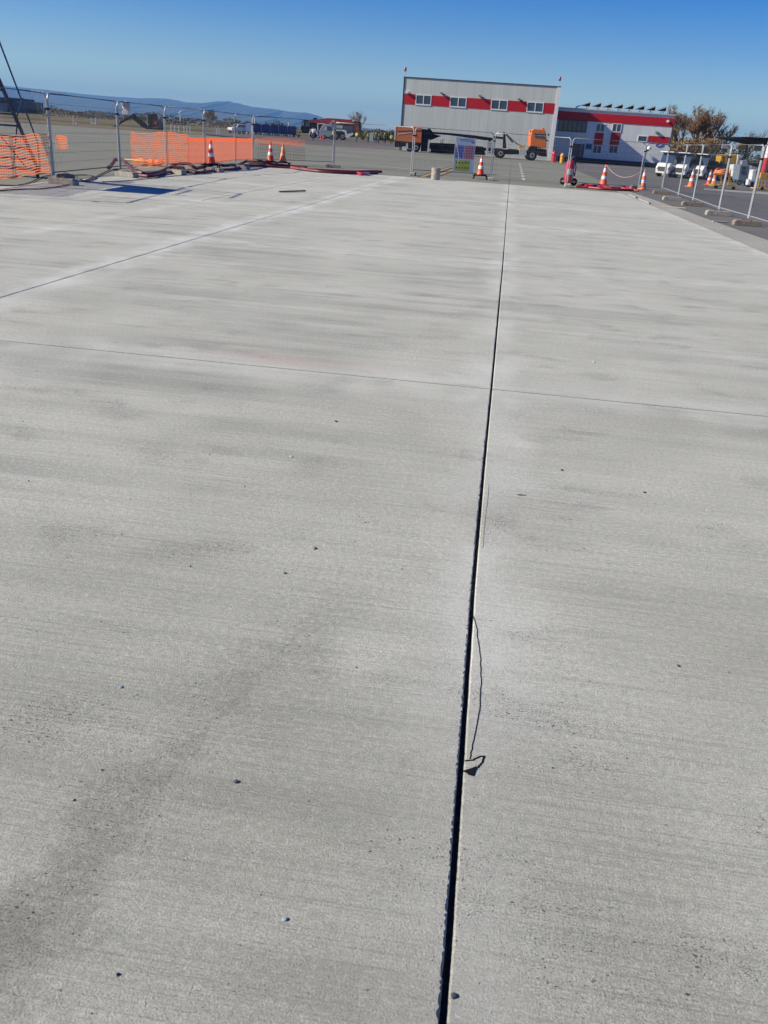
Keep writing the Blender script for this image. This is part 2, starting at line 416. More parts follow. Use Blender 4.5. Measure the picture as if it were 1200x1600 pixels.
def edge_fn(seed, s0, half, rough, wave=.0012):
    f = jitter_line(seed, wave)
    def bend_(t):                                          # the formed edge is not perfectly straight
        P = ((0, .002), (1.2, .003), (2, -.004), (3, -.013), (4.3, -.013), (6, -.008), (9, -.002), (12.5, .004), (20, 0), (40, 0))
        for (a, u), (b, v) in zip(P, P[1:]):
            if t <= b: return u + (v - u) * max(0, t - a) / (b - a)
        return 0
    return lambda t, side: s0 + (bend_(t) if s0 == 0 else 0) + side * half + f(t, rough)[0] + side * f(t, rough)[1]
# joint edges: (seed, centre, half width, roughness)
ec_l = edge_fn(1, 0.0, .0080, .0036); ec_r = edge_fn(2, 0.0, .0065, .002)
el_l = edge_fn(3, -4.57, .006, .008); el_r = edge_fn(4, -4.57, .006, .003)
ef_l = edge_fn(5, -6.75, .012, .01); ef_r = edge_fn(6, -6.75, .012, .01)
er_r = edge_fn(8, 5.1, 0.0, .05, .02)
def column(lf, rf, t0, t1, g0=.011, g1=.011, chl=.0045, chr_=.004):
    ts = tsamples(t0 + g0, t1 - g1)
    L = [lf(t) for t in ts]; Rr = [rf(t) for t in ts]
    li = max(L) + .03; ri = min(Rr) - .03
    n = len(ts); o = len(slab.v)
    rc = random.Random(n)
    for i, t in enumerate(ts):
        k = chl * rc.uniform(.75, 1.25); q = chr_ * rc.uniform(.2, 1.6)
        slab.v += [(L[i] + k, t, 0), (li, t, 0), (ri, t, 0), (Rr[i] - q, t, 0), (L[i] - .001, t, -DEP), (Rr[i] + .001, t, -DEP), (L[i], t, -k * .8), (Rr[i], t, -q * .9)]
    for i in range(n - 1):
        a, b = o + 8 * i, o + 8 * (i + 1)
        slab.f += [(a, a + 1, b + 1, b), (a + 2, a + 3, b + 3, b + 2), (a + 6, a, b, b + 6), (a + 4, a + 6, b + 6, b + 4), (a + 3, a + 7, b + 7, b + 3), (a + 7, a + 5, b + 5, b + 7)]
    a, b = o, o + 8 * (n - 1)
    slab.f += [(a + 1, a + 2, b + 2, b + 1)]
    slab.f += [(a + 4, a + 5, a + 7, a + 3, a + 2, a + 1, a, a + 6), (b + 6, b, b + 1, b + 2, b + 3, b + 7, b + 5, b + 4)]
def wavy_cut(t0): return t0
for i in range(len(T_LINES) - 1):
    t0, t1 = T_LINES[i], T_LINES[i + 1]
    if i < 3:
        column(lambda t: -11.3, lambda t: el_l(t, -1), t0, t1)
    else:
        column(lambda t: -11.3, lambda t: ef_l(t, -1), t0, t1)
        column(lambda t: ef_r(t, 1), lambda t: el_l(t, -1), t0, t1)
    column(lambda t: el_r(t, 1), lambda t: ec_l(t, -1), t0, t1)
    column(lambda t: ec_r(t, 1), lambda t: er_r(t, 1), t0, t1)
so_ = slab.build('concrete_slab', M['concrete']); grid_obj(so_); tag(so_, kind='structure')
jb = MB(); jb.add([(-11.4, -2, -DEP + .002), (5.3, -2, -DEP + .002), (5.3, 38.95, -DEP + .002), (-11.4, 38.95, -DEP + .002)], [(0, 1, 2, 3)])
grid_obj(tag(jb.build('ground_under_joints', mat('joint_dirt', (.09, .09, .09), .95, 0, .3, 40)), kind='structure'))

# ---- old concrete apron around the new slab (four sheets that butt), asphalt, grass
def sheet(name, pts, z, m, kind='structure'):
    b = MB(); b.add([(p[0], p[1], z) for p in pts], [tuple(range(len(pts)))]); o = b.build(name, m); return tag(o, kind=kind)
ap = MB()
sl0, sr0, tn, tf = -11.3, 5.1, -1.5, 38.9
for (a, b_, c_, d_) in ((-10, 120, tf, 125), (-200, -10, tf, 116), (-200, sl0, -30, tf), (sr0 - .02, 120, -30, tf), (sl0, sr0 - .02, -30, tn)):
    # subdivide so that the sheet is not one giant face
    ap.add([(a, c_, -.006), (b_, c_, -.006), (b_, d_, -.006), (a, d_, -.006)], [(0, 1, 2, 3)])
ao = ap.build('apron', M['apron']); grid_obj(ao); tag(ao, kind='structure')
g0 = Vector((9.6, 41.0)); g1 = Vector((17.2, 108.0))
sheet('taxiway', [(-30, 134), (-11, 106), (0, 109), (16, 107), (60, 97), (240, 97), (240, 200), (-42, 200)], .004, M['asphalt2'])
sheet('service_road', [(8.3, 22), (7.4, 12), (7.9, -10), (140, -10), (140, 140), (22, 140), (17.2, 108), (13.2, 72), (9.9, 43), (9.3, 33)], .002, M['asphalt'])
sheet('dusty_strip', [(5.5, 2), (7.0, 2), (8.2, 22), (9.2, 33), (9.9, 42.6), (9.2, 41.4), (8.7, 36), (7.6, 24), (6.6, 14)], .006, M['dust'])
sheet('earth_strip', [(-160, 122), (-28, 117), (-30, 124), (-160, 130)], -.004, mat('bare_earth', (.13, .085, .05), .95, 0, .4, .6))
gr = MB()
n = 48; rings = [0, 60, 200, 500, 1200, 3000, 7000, 13000]
gr.v.append((0, 0, -.12))
for r_ in rings[1:]:
    for k in range(n): gr.v.append((r_ * math.cos(2 * math.pi * k / n), r_ * math.sin(2 * math.pi * k / n), -.12))
for k in range(n): gr.f.append((0, 1 + k, 1 + (k + 1) % n))
for i in range(len(rings) - 2):
    for k in range(n):
        a = 1 + i * n; gr.f.append((a + k, a + n + k, a + n + (k + 1) % n, a + (k + 1) % n))
tag(gr.build('grass_field', M['field']), kind='structure')

# painted markings on the old apron
def paint_line(name, p0, p1, wd, m, label, z=.0, group=None):
    d = (p1 - p0).xy.normalized(); nrm = Vector((-d.y, d.x)) * wd / 2
    b = MB(); b.add([(p0.x + nrm.x, p0.y + nrm.y, z), (p0.x - nrm.x, p0.y - nrm.y, z), (p1.x - nrm.x, p1.y - nrm.y, z), (p1.x + nrm.x, p1.y + nrm.y, z)], [(0, 1, 2, 3)])
    return tag(b.build(name, m), kind='structure')
yl = mat('worn_yellow_line', (.38, .26, .10), .8, 0, .2, 4); wl = mat('worn_white_line', (.45, .45, .42), .8, 0, .3, 3)
bl = mat('black_line_border', (.06, .055, .05), .8, 0, .2, 4)
q0, q1 = G(672, 275), G(712, 261)
dl = (q1 - q0).normalized(); nl = Vector((-dl.y, dl.x, 0))
paint_line('pavement_line', q0 + dl * -1.5, q1 + dl * 14, .85, bl, '', -.002)
for k in (-.22, .22): paint_line('pavement_line', q0 + nl * k - dl * 1.5, q1 + nl * k + dl * 14, .2, yl, '', .0015)
q0, q1 = G(812, 255), G(819, 284)
for k in range(9):
    a = q0.lerp(q1, k / 9); b = q0.lerp(q1, (k + .62) / 9); paint_line('pavement_line', a, b, .16, wl, '', .0015)

# hills: a ridge line measured in the photograph, set 9 km away
HD = 9000.
ridge = [(-700, 150), (-300, 128), (-80, 128), (0, 133), (60, 139), (120, 146), (180, 151), (215, 153), (262, 154), (292, 160), (318, 161), (340, 158), (356, 158),
         (375, 162), (395, 167), (425, 170), (450, 174), (478, 176), (495, 180), (512, 187), (540, 195), (580, 201), (640, 209), (800, 219)]
hl = MB(); prof = []
random.seed(3)
for (a, b) in zip(ridge, ridge[1:]):
    for k in range(5):
        u = k / 5; x = a[0] + (b[0] - a[0]) * u; y = a[1] + (b[1] - a[1]) * u
        p = DD(x, y + random.uniform(-.3, .3), HD); prof.append((p.x, max(4, p.z)))
for (x, z) in prof:
    for (dy, kz) in ((-2600, 0), (-1500, .42), (-700, .74), (0, 1), (1200, .6), (2200, 0)):
        jx = random.uniform(-40, 40)
        hl.v.append((x + jx * (kz < .9), HD + dy, z * kz * (1 if kz in (0, 1) else random.uniform(.82, 1.15)) - .2))
for i in range(len(prof) - 1):
    for k in range(5): a = i * 6 + k; hl.f.append((a, a + 6, a + 7, a + 1))
tag(hl.build('hills', mat('wooded_hills', (.022, .035, .035), .95, 0, .4, .003), smooth=True), kind='structure')

# ================================================================= BUILDINGS
def P2(pl, pts): return [pl.uv(*p) for p in pts]
def px_box(mb, pl, x0, x1, y0, y1, d0, d1):
    """box on the plane from pixel corners (averaged so that it stays upright)"""
    c = [pl.uv(x0, y0), pl.uv(x1, y0), pl.uv(x1, y1), pl.uv(x0, y1)]
    u0 = (c[0][0] + c[3][0]) / 2; u1 = (c[1][0] + c[2][0]) / 2; z1 = (c[0][1] + c[1][1]) / 2; z0 = (c[2][1] + c[3][1]) / 2
    mb.box(u0, u1, d0, d1, z0, z1); return (u0, u1, z0, z1)

BA = R(-6.3)
b1 = G(862, 251); b1.y = 110.; b1.x = DD(862, 251, 110).x
pl1 = Plane(b1.x, b1.y, BA)
root = thing('fire_station_hall', 'tall light grey metal-clad hall with a band of red panels and four windows', 'building', (b1.x, b1.y, 0), BA)
uL = pl1.uv(629, 160)[0]; uR = pl1.uv(869, 190)[0]; H1 = pl1.uv(750, 128.5)[1]
MB().box(uL, uR, 0, 26, 0, H1).build('wall', M['clad'], root)
MB().box(uL - .06, uR + .06, -.06, 26.1, H1, H1 + .10).build('roof', M['dgrey'], root)
MB().box(uR - .38, uR + .05, -.05, .3, 0, H1 - .004).build('corner_trim', M['wpaint'], root)
MB().box(uL - .03, uL + .12, -.05, .3, 0, H1 - .004).build('corner_trim', M['dgrey'], root)
zt = pl1.uv(750, 154)[1]; zb = pl1.uv(750, 170.2)[1]
uu = [pl1.uv(x, y)[0] for x, y in ((649.5, 155), (674, 157), (703, 158), (729, 160), (767, 164), (793, 166), (823, 168), (849, 170))]
lim = [uL + .13] + uu + [uR - .39]
for k in range(0, 10, 2):
    MB().box(lim[k] + .0, lim[k + 1], -.03, 0, zb, zt).build('red_panel', M['bred'], root)
for k in range(0, 8, 2):
    a, b = uu[k], uu[k + 1]
    wn = MB(); wn.box(a, b, -.06, 0, zb - .02, zb + .12); wn.box(a, b, -.06, 0, zt - .08, zt); wn.box(a, a + .09, -.06, 0, zb + .12, zt - .08)
    wn.box(b - .09, b, -.06, 0, zb + .12, zt - .08); mid = (a + b) / 2; wn.box(mid - .05, mid + .05, -.06, 0, zb + .12, zt - .08)
    f = wn.build('window', M['wpaint'], root)
    MB().box(a + .09, mid - .05, -.02, -.001, zb + .12, zt - .08).box(mid + .05, b - .09, -.02, -.001, zb + .12, zt - .08).build('pane', M['glass'], f)
for x, y in ((690, 146.5), (750, 151), (811, 156)):
    u, z = pl1.uv(x, y); MB().box(u - .15, u + .15, -.35, -.05, z, z + .12).box(u + .1, u + .45, -.25, -.04, z - .12, z - .02).build('floodlight', M['dgrey'], root)
u, z = pl1.uv(636, 144); MB().box(u - .15, u + .2, -.3, -.04, z - .1, z + .1).build('floodlight', M['wpaint'], root)
for nm_, (x, y0, y1), lb in (('beacon_left', (633.5, 107, 120), 'small red obstruction light on a pole at the left end of the hall roof'), ('beacon_right', (875, 123, 137), 'small red obstruction light on a pole at the right end of the hall roof')):
    uz = pl1.uv(x, y0); u = min(max(uz[0], uL + .05), uR - .1)
    p = root.matrix_basis @ Vector((u, .05, H1 + .1)) if False else Vector((b1.x + u * math.cos(BA), b1.y + u * math.sin(BA), H1 + .1))
    t = MB().tube([(u, .05, H1 + .1), (u, .05, H1 + .65)], .03).build('obstruction_light', M['steel'], root)
    MB().lathe([(.10, 0), (.14, .05), (.14, .35), (.06, .45)], (u, .05), 10, H1 + .65).build('lamp', M['extred'], t, True)

# right, lower building
b2p = DD(895, 254, 113.)
pl2 = Plane(b2p.x, b2p.y, BA)
root = thing('fire_station_office', 'lower white office building with a red roof band and solar panels on top', 'building', (b2p.x, b2p.y, 0), BA)
u0 = pl1.uv(869, 190)[0] + (b1.x - b2p.x) * math.cos(BA) + .05; u1 = pl2.uv(1046, 230)[0]
zr1 = pl2.uv(960, 184)[1]; zr0 = pl2.uv(960, 193.5)[1]; H2 = pl2.uv(960, 174.5)[1]
MB().box(u0, u1, 0, 14, 0, H2).build('wall', M['clad2'], root)
MB().box(u0 + .01, u1 + .12, -.12, 14.1, H2, H2 + .12).build('roof', M['lgrey'], root)
zra, zrb = pl2.uv(1000, 181.5)[1], pl2.uv(1000, 195)[1]
MB().box(u0 + .02, u1 + .03, -.04, 0, zrb, zra).build('red_band', M['bred'], root)
MB().box(u0 + .02, u1 - .6, -.03, 0, 0, .55).build('plinth', M['dgrey'], root)
MB().box(u1 - .10, u1 + .02, -.05, .1, .0, zrb - .003).build('downpipe', M['dgrey'], root)
def win(root, pl, x0, x1, y0, y1, mull=1, fr=.07, name='window', fm_='wpaint'):
    wn = MB(); c = [pl.uv(x0, y0), pl.uv(x1, y1)]
    cc = [pl.uv(x1, y0), pl.uv(x0, y1)]
    a = (c[0][0] + cc[1][0]) / 2; b = (c[1][0] + cc[0][0]) / 2; zt = (c[0][1] + cc[0][1]) / 2; zb = (c[1][1] + cc[1][1]) / 2
    wn.box(a, b, -.06, 0, zb, zb + fr); wn.box(a, b, -.06, 0, zt - fr, zt); wn.box(a, a + fr, -.06, 0, zb + fr, zt - fr); wn.box(b - fr, b, -.06, 0, zb + fr, zt - fr)
    pn = MB(); xs = [a + fr + (b - a - 2 * fr) * k / (mull + 1) for k in range(mull + 2)]
    for k in range(mull + 1):
        if k: wn.box(xs[k] - fr / 2, xs[k] + fr / 2, -.055, 0, zb + fr, zt - fr)
        pn.box(xs[k] + (fr / 2 if k else 0), xs[k + 1] - (fr / 2 if k < mull else 0), -.02, -.001, zb + fr, zt - fr)
    f = wn.build(name, M[fm_], root); pn.build('pane', M['glass'], f)
    return a, b, zb, zt
win(root, pl2, 872, 917, 187.5, 206, 5, fm_='dgrey')  # charcoal frame puts the shade on this window strip into its colour
for (xa, xb, xc, xd) in ((931, 945, 929, 942), (956.5, 971, 953, 968)):
    a, b, zb_, zt_ = win(root, pl2, xa, xb, 193, 206.5, 1)
    pt = [pl2.uv((xc + xa) / 2, 207)[1], pl2.uv(xc, 226)[1]]
    MB().box(a, b, -.035, 0, pt[1], pt[0]).build('red_panel', M['bred'], root)
    a2, b2_ = a, b
    zt3 = pt[1] - .02; zb3 = pl2.uv(xc, 239.5)[1]
    wn = MB(); fr = .07; wn.box(a, b, -.06, 0, zb3, zb3 + fr); wn.box(a, b, -.06, 0, zt3 - fr, zt3); wn.box(a, a + fr, -.06, 0, zb3 + fr, zt3 - fr); wn.box(b - fr, b, -.06, 0, zb3 + fr, zt3 - fr)
    m_ = (a + b) / 2; wn.box(m_ - .035, m_ + .035, -.055, 0, zb3 + fr, zt3 - fr)
    f = wn.build('window', M['wpaint'], root); MB().box(a + fr, m_ - .035, -.02, -.001, zb3 + fr, zt3 - fr).box(m_ + .035, b - fr, -.02, -.001, zb3 + fr, zt3 - fr).build('pane', M['glass'], f)
win(root, pl2, 996.5, 1011.5, 212, 221.5, 0)
x_ = MB(); px_box(x_, pl2, 1013, 1045.5, 213, 223, -.035, 0); x_.build('red_panel', M['bred'], root)
for xr in ((895, 914),):
    a, zt_ = pl2.uv(xr[0], 224); b, _ = pl2.uv(xr[1], 224)
    d = MB(); d.box(a, a + .1, -.06, 0, 0, zt_); d.box(b - .1, b, -.06, 0, 0, zt_); d.box(a + .1, b - .1, -.06, 0, zt_ - .1, zt_); d.box((a + b) / 2 - .05, (a + b) / 2 + .05, -.06, 0, 0.02, zt_ - .1)
    f = d.build('door', M['dgrey'], root); MB().box(a + .1, (a + b) / 2 - .05, -.025, -.001, .05, zt_ - .1).box((a + b) / 2 + .05, b - .1, -.025, -.001, .05, zt_ - .1).build('pane', M['glass'], f)
u, z = pl2.uv(1043.5, 189.5); MB().disc((u, z), .14, -.3, -.04, 12).build('floodlight', M['white'], root)
u, z = pl2.uv(1026, 207.5); MB().box(u - .25, u + .05, -.3, -.04, z, z + .2).tube([(u, -.1, z + .05), (u + .55, -.1, z - .12)], .06).build('floodlight', M['grey'], root)
u, z = pl2.uv(1031, 227)
e = MB(); e.prism([(u + .5 * math.cos(a) , z + .26 * math.sin(a)) for a in [2 * math.pi * k / 16 for k in range(16)]], -.03, 0)
eo = e.build('emblem', mat('blue_violet_emblem', (.11, .09, .30), .5), root)
MB().prism([(u - .25, z - .05), (u + .1, z + .14), (u + .3, z + .1), (u, z - .1)], -.04, -.031).build('emblem_mark', M['lgrey'], eo)
u, z = pl2.uv(920, 228); MB().box(u - .35, u + .35, -.04, 0, z - .35, z + .25).build('wall_notice', mat('blue_notice', (.03, .07, .22), .5), root)
# solar panels
for k in range(8):
    u = pl2.uv(911 + k * 17.2, 172)[0]
    zr_ = H2 + .12
    p = MB(); p.prism([(u - .80, zr_ + .12), (u + .80, zr_ + .78), (u + .80, zr_ + .85), (u - .80, zr_ + .19)], .8, 3.1); t = p.build('solar_panel', M['solar'], root)
    MB().prism([(u - .84, zr_ + .06), (u + .84, zr_ + .745), (u + .84, zr_ + .86), (u - .84, zr_ + .20)], .76, .798).build('frame', M['lgrey'], t)
    MB().prism([(u - .25, zr_ + .30), (u + .80, zr_ + .73), (u + .80, zr_ + .30)], .82, .86).build('underside_shade', M['dark'], t)  # dark wedge added to stand for the shaded underside of the panel
    for (x0, y0_, hz_) in ((.55, 2.9, .66), (.55, .9, .66), (-.7, 2.9, .14), (-.7, .9, .14)):
        MB().box(u + x0, u + x0 + .07, y0_, y0_ + .07, zr_ - .115, zr_ + hz_).build('mount', M['steel'], t)

# red hydrant-like cylinder and yellow hydrant at the building corner
def small_post(px, py, h, r, m, name, label, cat, capm=None):
    g = G(px, py); g.y = min(g.y, 106.); g.x = DD(px, py, g.y).x
    t = thing(name, label, cat, (g.x, g.y, .005))
    MB().lathe([(r, 0), (r, h * .8), (r * .8, h * .9), (r * .3, h)], n=14).build('body', m, t, True)
    MB().lathe([(r * 1.25, 0), (r * 1.25, .06)], n=14, z=h * .62).build('collar', capm or M['dgrey'], t)
    return t
small_post(864.5, 253.5, 1.15, .27, M['extred'], 'fire_bollard', 'red rounded cylinder standing at the corner of the grey hall', 'bollard', M['extred'])
small_post(877.5, 254.5, 1.0, .22, M['yellow'], 'yellow_hydrant', 'yellow hydrant standing in the shade between the two buildings', 'hydrant', M['orange'])

# ================================================================= GENERIC PIXEL-MEASURED VEHICLE HELPERS
class Veh:
    def __init__(s, name, label, cat, px, py, a=0., Y=None, group=None):
        p = G(px, py) if Y is None else DD(px, py, Y)
        s.pl = Plane(p.x, p.y, a); s.root = thing(name, label, cat, (p.x, p.y, .006), a, group)
        s.dz = s.pl.uv(px, py)[1]
    def uv(s, x, y): u, z = s.pl.uv(x, y); return (u, max(0, z - s.dz))
    def poly(s, name, m, pts, y0, y1, parent=None, bevel=0): return MB().prism([s.uv(*p) for p in pts], y0, y1).build(name, m, parent or s.root, bevel=bevel)
    def wheel(s, px, py, rpx, y0, y1, rim=True, ground=True):
        u, z = s.uv(px, py); r = abs(s.uv(px + rpx, py)[0] - u)
        if ground: z = r
        w_ = MB().disc((u, z), r, y0, y1, 22).build('wheel', M['black'], s.root, True, .03)
        if rim:
            MB().disc((u, z), r * .5, y0 - .02, y0 + .01, 16).build('rim', M['rim'], w_)
            MB().disc((u, z), r * .22, y0 - .05, y0 - .021, 12).build('hub', M['dark'], w_)
        return w_

# ---- orange carrier truck
v = Veh('carrier_truck', 'black truck chassis with a bright orange cab parked before the grey hall', 'truck', 831, 251)
v.poly('cab', M['orange'], [(828, 228.5), (829, 214), (831, 203.5), (834, 201.5), (851, 203), (853.3, 209), (853.6, 232), (846, 232), (840, 229.5)], -.1, 2.3, bevel=.06)
v.poly('side_window', M['glass'], [(834.5, 208.5), (852, 209.5), (852.5, 217), (836, 215.2)], -.13, -.101)
v.poly('windscreen', M['glass'], [(853.2, 209.5), (853.8, 209.5), (854.2, 219), (853.5, 219)], .1, 2.1)
mr = v.poly('mirror', M['black'], [(855.5, 209), (857.6, 209.2), (857.6, 212), (855.5, 212)], -.35, -.12)
v.poly('mirror_arm', M['black'], [(852.5, 218.5), (855.5, 219), (855.5, 221), (852.5, 220.5)], -.3, -.12)
v.poly('cab_step', M['dark'], [(839, 231.5), (854, 233.5), (854.5, 245), (846, 244.5), (841, 238)], -.05, 2.25)
v.poly('fender', M['dark'], [(824.5, 245), (824.5, 236), (827, 230), (832, 227.8), (838, 229), (841, 233), (842, 240), (839, 243), (838, 238), (834, 235.5), (829, 236), (826.5, 240)], -.12, .5)
v.poly('beacon', M['cone'], [(849, 200), (852, 200.3), (852, 203.3), (849, 203)], .6, .9)
v.poly('horn', M['dark'], [(828.8, 204), (830.8, 204), (830.8, 206), (828.8, 206)], .2, .4)
v.poly('chassis', M['dark'], [(772, 233), (826, 235), (826, 240), (812, 241.5), (795, 241.5), (772, 240)], .2, 2.0)
v.poly('fuel_tank', M['dark'], [(794, 232.5), (808, 233.5), (808, 241.5), (794, 241)], -.02, .19)
v.poly('tool_box', M['lgrey'], [(811.5, 233), (822.5, 233.5), (822.5, 243), (811, 242.5)], -.08, .5)
v.poly('gearbox_cover', M['yellow'], [(812.5, 227.5), (821, 228), (821, 232.5), (812.5, 232.3)], .3, 1.4)
v.poly('stay', M['dark'], [(787, 206.5), (790, 207), (791.5, 232), (786.5, 232)], .3, .7)
v.poly('crane_arm', M['dark'], [(772, 212.5), (788, 214.5), (788, 218), (774, 216.5)], .2, .6)
MB().tube([(*v.uv(791, 210)[:1], .4, v.uv(791, 210)[1]), (v.uv(802, 223)[0], .4, v.uv(802, 223)[1])], .07).build('strut', M['dgrey'], v.root)
def cable_px(v, pts, y, r, name, m):
    ps = [v.uv(*p) for p in pts]; return MB().tube([(a, y, b) for a, b in ps], r, 5).build(name, m, v.root)
cable_px(v, [(791, 208), (798, 215), (806, 222), (813, 228)], .5, .03, 'cable', M['dgrey'])
cable_px(v, [(793, 209), (801, 219), (808, 225), (816, 227.5)], .8, .03, 'cable', M['dgrey'])
v.wheel(831, 245, 7.6, -.12, .35); v.wheel(831, 245, 7.4, 2.0, 2.4)
v.wheel(782, 241, 7.2, -.1, .5); v.wheel(782, 241, 7.0, 1.8, 2.4)

# ---- towed runway sweeper with orange engine housing
v = Veh('runway_sweeper', 'towed sweeper with faded orange box body and long black gooseneck beam', 'sweeper', 651, 238)
v.poly('engine_housing', M['fadeor'], [(616, 218.2), (617.3, 197.3), (659.5, 198), (658, 223.5), (640, 222), (616, 219.8)], -.1, 2.3, bevel=.04)
v.poly('housing_stripe', M['dark'], [(621, 204.6), (658.5, 203.8), (658.5, 205), (621, 205.8)], -.12, -.101)
v.poly('housing_edge', M['white'], [(621, 209.5), (644, 206.6), (644, 207.3), (621, 210.3)], -.125, -.101)
v.poly('side_stripe', M['white'], [(616, 217.5), (617.5, 197.2), (619, 197.2), (617.5, 217.8)], -.12, -.101)  # white strip paints the sunlit left edge of the housing
v.poly('lamp', M['dark'], [(649.5, 209), (650.5, 209), (650.5, 213), (649.5, 213)], -.13, -.101)
v.poly('undercarriage', M['dark'], [(616.5, 219.8), (658, 223.5), (657, 231), (640, 232), (634, 229), (617, 230)], 0, 2.2)
v.poly('blower_outlet', M['lgrey'], [(617.5, 230.5), (624, 232), (624, 234), (617.5, 233)], -.05, .6)
v.poly('suction_pipe', M['lgrey'], [(634.5, 224), (637.5, 224), (637.5, 233), (634.5, 233)], -.06, 0)
v.poly('tower', M['dark'], [(659.6, 201.5), (671, 202.5), (673, 215), (669, 220), (668, 237), (657.5, 236.5)], .1, 2.1)
v.poly('gooseneck', M['dark'], [(668.5, 200.5), (671.5, 200), (676, 206), (700, 207.5), (742, 211.5), (771, 215.5), (770, 220.5), (757, 219), (741, 216.5), (700, 211), (678, 209.5), (690, 212.5), (672, 219.5)], .7, 1.5)
v.poly('brush_hood', M['dark'], [(671, 225), (673, 223.3), (705, 224.5), (756, 229.5), (759, 242.5), (690, 240), (671, 238.5)], .2, 2.4)
v.poly('mudguard', M['lgrey'], [(669, 219.5), (671.5, 219.5), (670.5, 232), (673, 233), (673, 236.5), (667.5, 236)], -.05, .15)
for x in (688.5, 691.5): v.poly('control_lever', M['dark'], [(x, 218 + (691 - x)), (x + 1, 218), (x + 1, 226), (x, 226)], .1, .2)
v.poly('support_column', M['lgrey'], [(760, 219), (763, 219.3), (763, 241), (760, 241)], -.1, .1)
v.poly('support_column', M['lgrey'], [(767.5, 219.3), (769.5, 219.5), (769, 241.5), (766.8, 241.5)], -.1, .1)
for k in range(7): v.poly('rung', M['dgrey'], [(763, 220 + 3 * k), (767, 220.2 + 3 * k), (767, 221.6 + 3 * k), (763, 221.4 + 3 * k)], -.05, .05)
v.poly('drawbar', M['dark'], [(757, 231), (783, 232), (783, 235), (757, 236)], .9, 1.3)
v.wheel(650, 231, 6.6, -.1, .45); v.wheel(650, 231, 6.4, 1.8, 2.3)
v.wheel(640, 231, 5.6, .3, .6)

# ---- fire engine (far)
v = Veh('airport_fire_engine', 'red and white airport fire engine with dark glass cab facing left', 'fire engine', 535, 219)
v.poly('cab', M['dark'], [(471, 189), (476, 187.5), (484, 188), (484.5, 208.5), (471.5, 208), (469.8, 202)], .05, 2.7, bevel=.1)
v.poly('cab_window', M['glassl'], [(471, 190.5), (475, 189.5), (475, 196.5), (470.8, 197)], .01, .049)
v.poly('cab_window', M['glass'], [(477, 190), (484, 190), (484, 198), (477, 198)], .01, .049)
v.poly('mirror', M['white'], [(467.3, 199), (469, 199), (469, 201), (467.3, 201)], .0, .2)
v.poly('roof_monitor', M['dark'], [(488.5, 184.3), (494, 184), (494.3, 187), (488.5, 187.3)], 1, 1.6)
v.poly('upper_body', M['red'], [(482, 188), (484, 187), (497, 186.5), (511, 184.6), (527, 185.3), (553, 187.8), (553, 194.3), (527, 193.8), (497, 192.3), (482, 190.2)], 0, 2.75)
mk = v.poly('lettering', M['white'], [(514.5, 190), (516, 189.6), (518.5, 192.8), (516.5, 193)], -.02, -.001)
v.poly('lettering', M['white'], [(518, 188.6), (523.8, 188.9), (522.5, 190.5), (519.3, 190.3)], -.02, -.001)
v.poly('lettering', M['white'], [(525, 191), (527, 190.4), (529, 192.5), (531, 191), (530, 193.3), (528, 193.3)], -.02, -.001)
v.poly('lower_body', M['dark'], [(484.5, 190.3), (497, 192.4), (552.5, 194.6), (552.5, 209.5), (520, 213), (497, 212), (484.5, 208.5)], .03, 2.7)
v.poly('white_panel', M['wpaint'], [(497, 192.6), (508, 192.6), (508, 194), (497.5, 194)], -.0, .029)
v.poly('door_pillar', M['wpaint'], [(495.6, 192.5), (497.3, 192.6), (497.8, 214), (496, 214)], -.01, .029)
v.poly('equipment_locker', M['lgrey'], [(525.5, 195.3), (535.5, 196), (535.5, 201), (525.5, 200.6)], 0, .029)
v.poly('side_window', M['glass'], [(537, 196), (551.5, 196.5), (551.5, 206), (543, 207.5), (541, 204), (537, 202.5)], 0, .029)
v.poly('fender', M['wpaint'], [(519.5, 204), (521, 202), (538, 202.8), (541.5, 204.5), (542.5, 209.5), (551.5, 207), (552, 210.5), (543.5, 215.5), (540, 215), (538.5, 206.5), (534, 205), (522, 204.8)], -.08, .03)
v.poly('fender', M['wpaint'], [(482, 211), (484.5, 201.5), (493, 201), (497, 210), (495, 210.5), (492.5, 203.8), (486, 203.8), (484, 211.5)], -.08, .03)
v.poly('rear_body', M['red'], [(552.8, 188.5), (559, 189), (564, 191), (564, 203), (561, 208), (552.8, 208.5)], .1, 2.65)
v.poly('rear_grille', M['dark'], [(559.5, 190), (564.3, 191.5), (564.3, 203), (560.5, 207)], .05, .09)
v.poly('roof_lamp', M['white'], [(550.5, 187.3), (553.6, 187.6), (553.4, 190), (550.7, 189.8)], -.05, -.001)
v.poly('chassis', M['dark'], [(497, 211.5), (556, 209), (556, 214), (520, 216.5), (497, 215.8)], .3, 2.5)
for x in (489, 524.5, 535.5): v.wheel(x, 213.5, 5.3, -.05, .45); v.wheel(x, 213.5, 5.2, 2.2, 2.65)

# ---- grey van in front of the fire engine
v = Veh('service_van', 'small pale grey van standing in front of the red fire engine', 'van', 509, 216.5, 0, G(509, 217.3).y * .985)
v.poly('body', M['grey'], [(498.8, 213), (499.2, 203), (502, 197), (506, 193), (519, 192.5), (520.5, 199), (520.5, 213.5)], 0, 1.9, bevel=.06)
v.poly('window', M['glass'], [(511.5, 196.5), (517, 196.5), (517.8, 203), (512, 202.5)], -.03, -.001)
v.poly('window', M['wpaint'], [(508, 197), (510, 197), (510, 203), (508, 203)], -.03, -.001)
v.wheel(507, 212, 2.9, -.06, .2); v.wheel(517.5, 212, 2.9, -.06, .2)

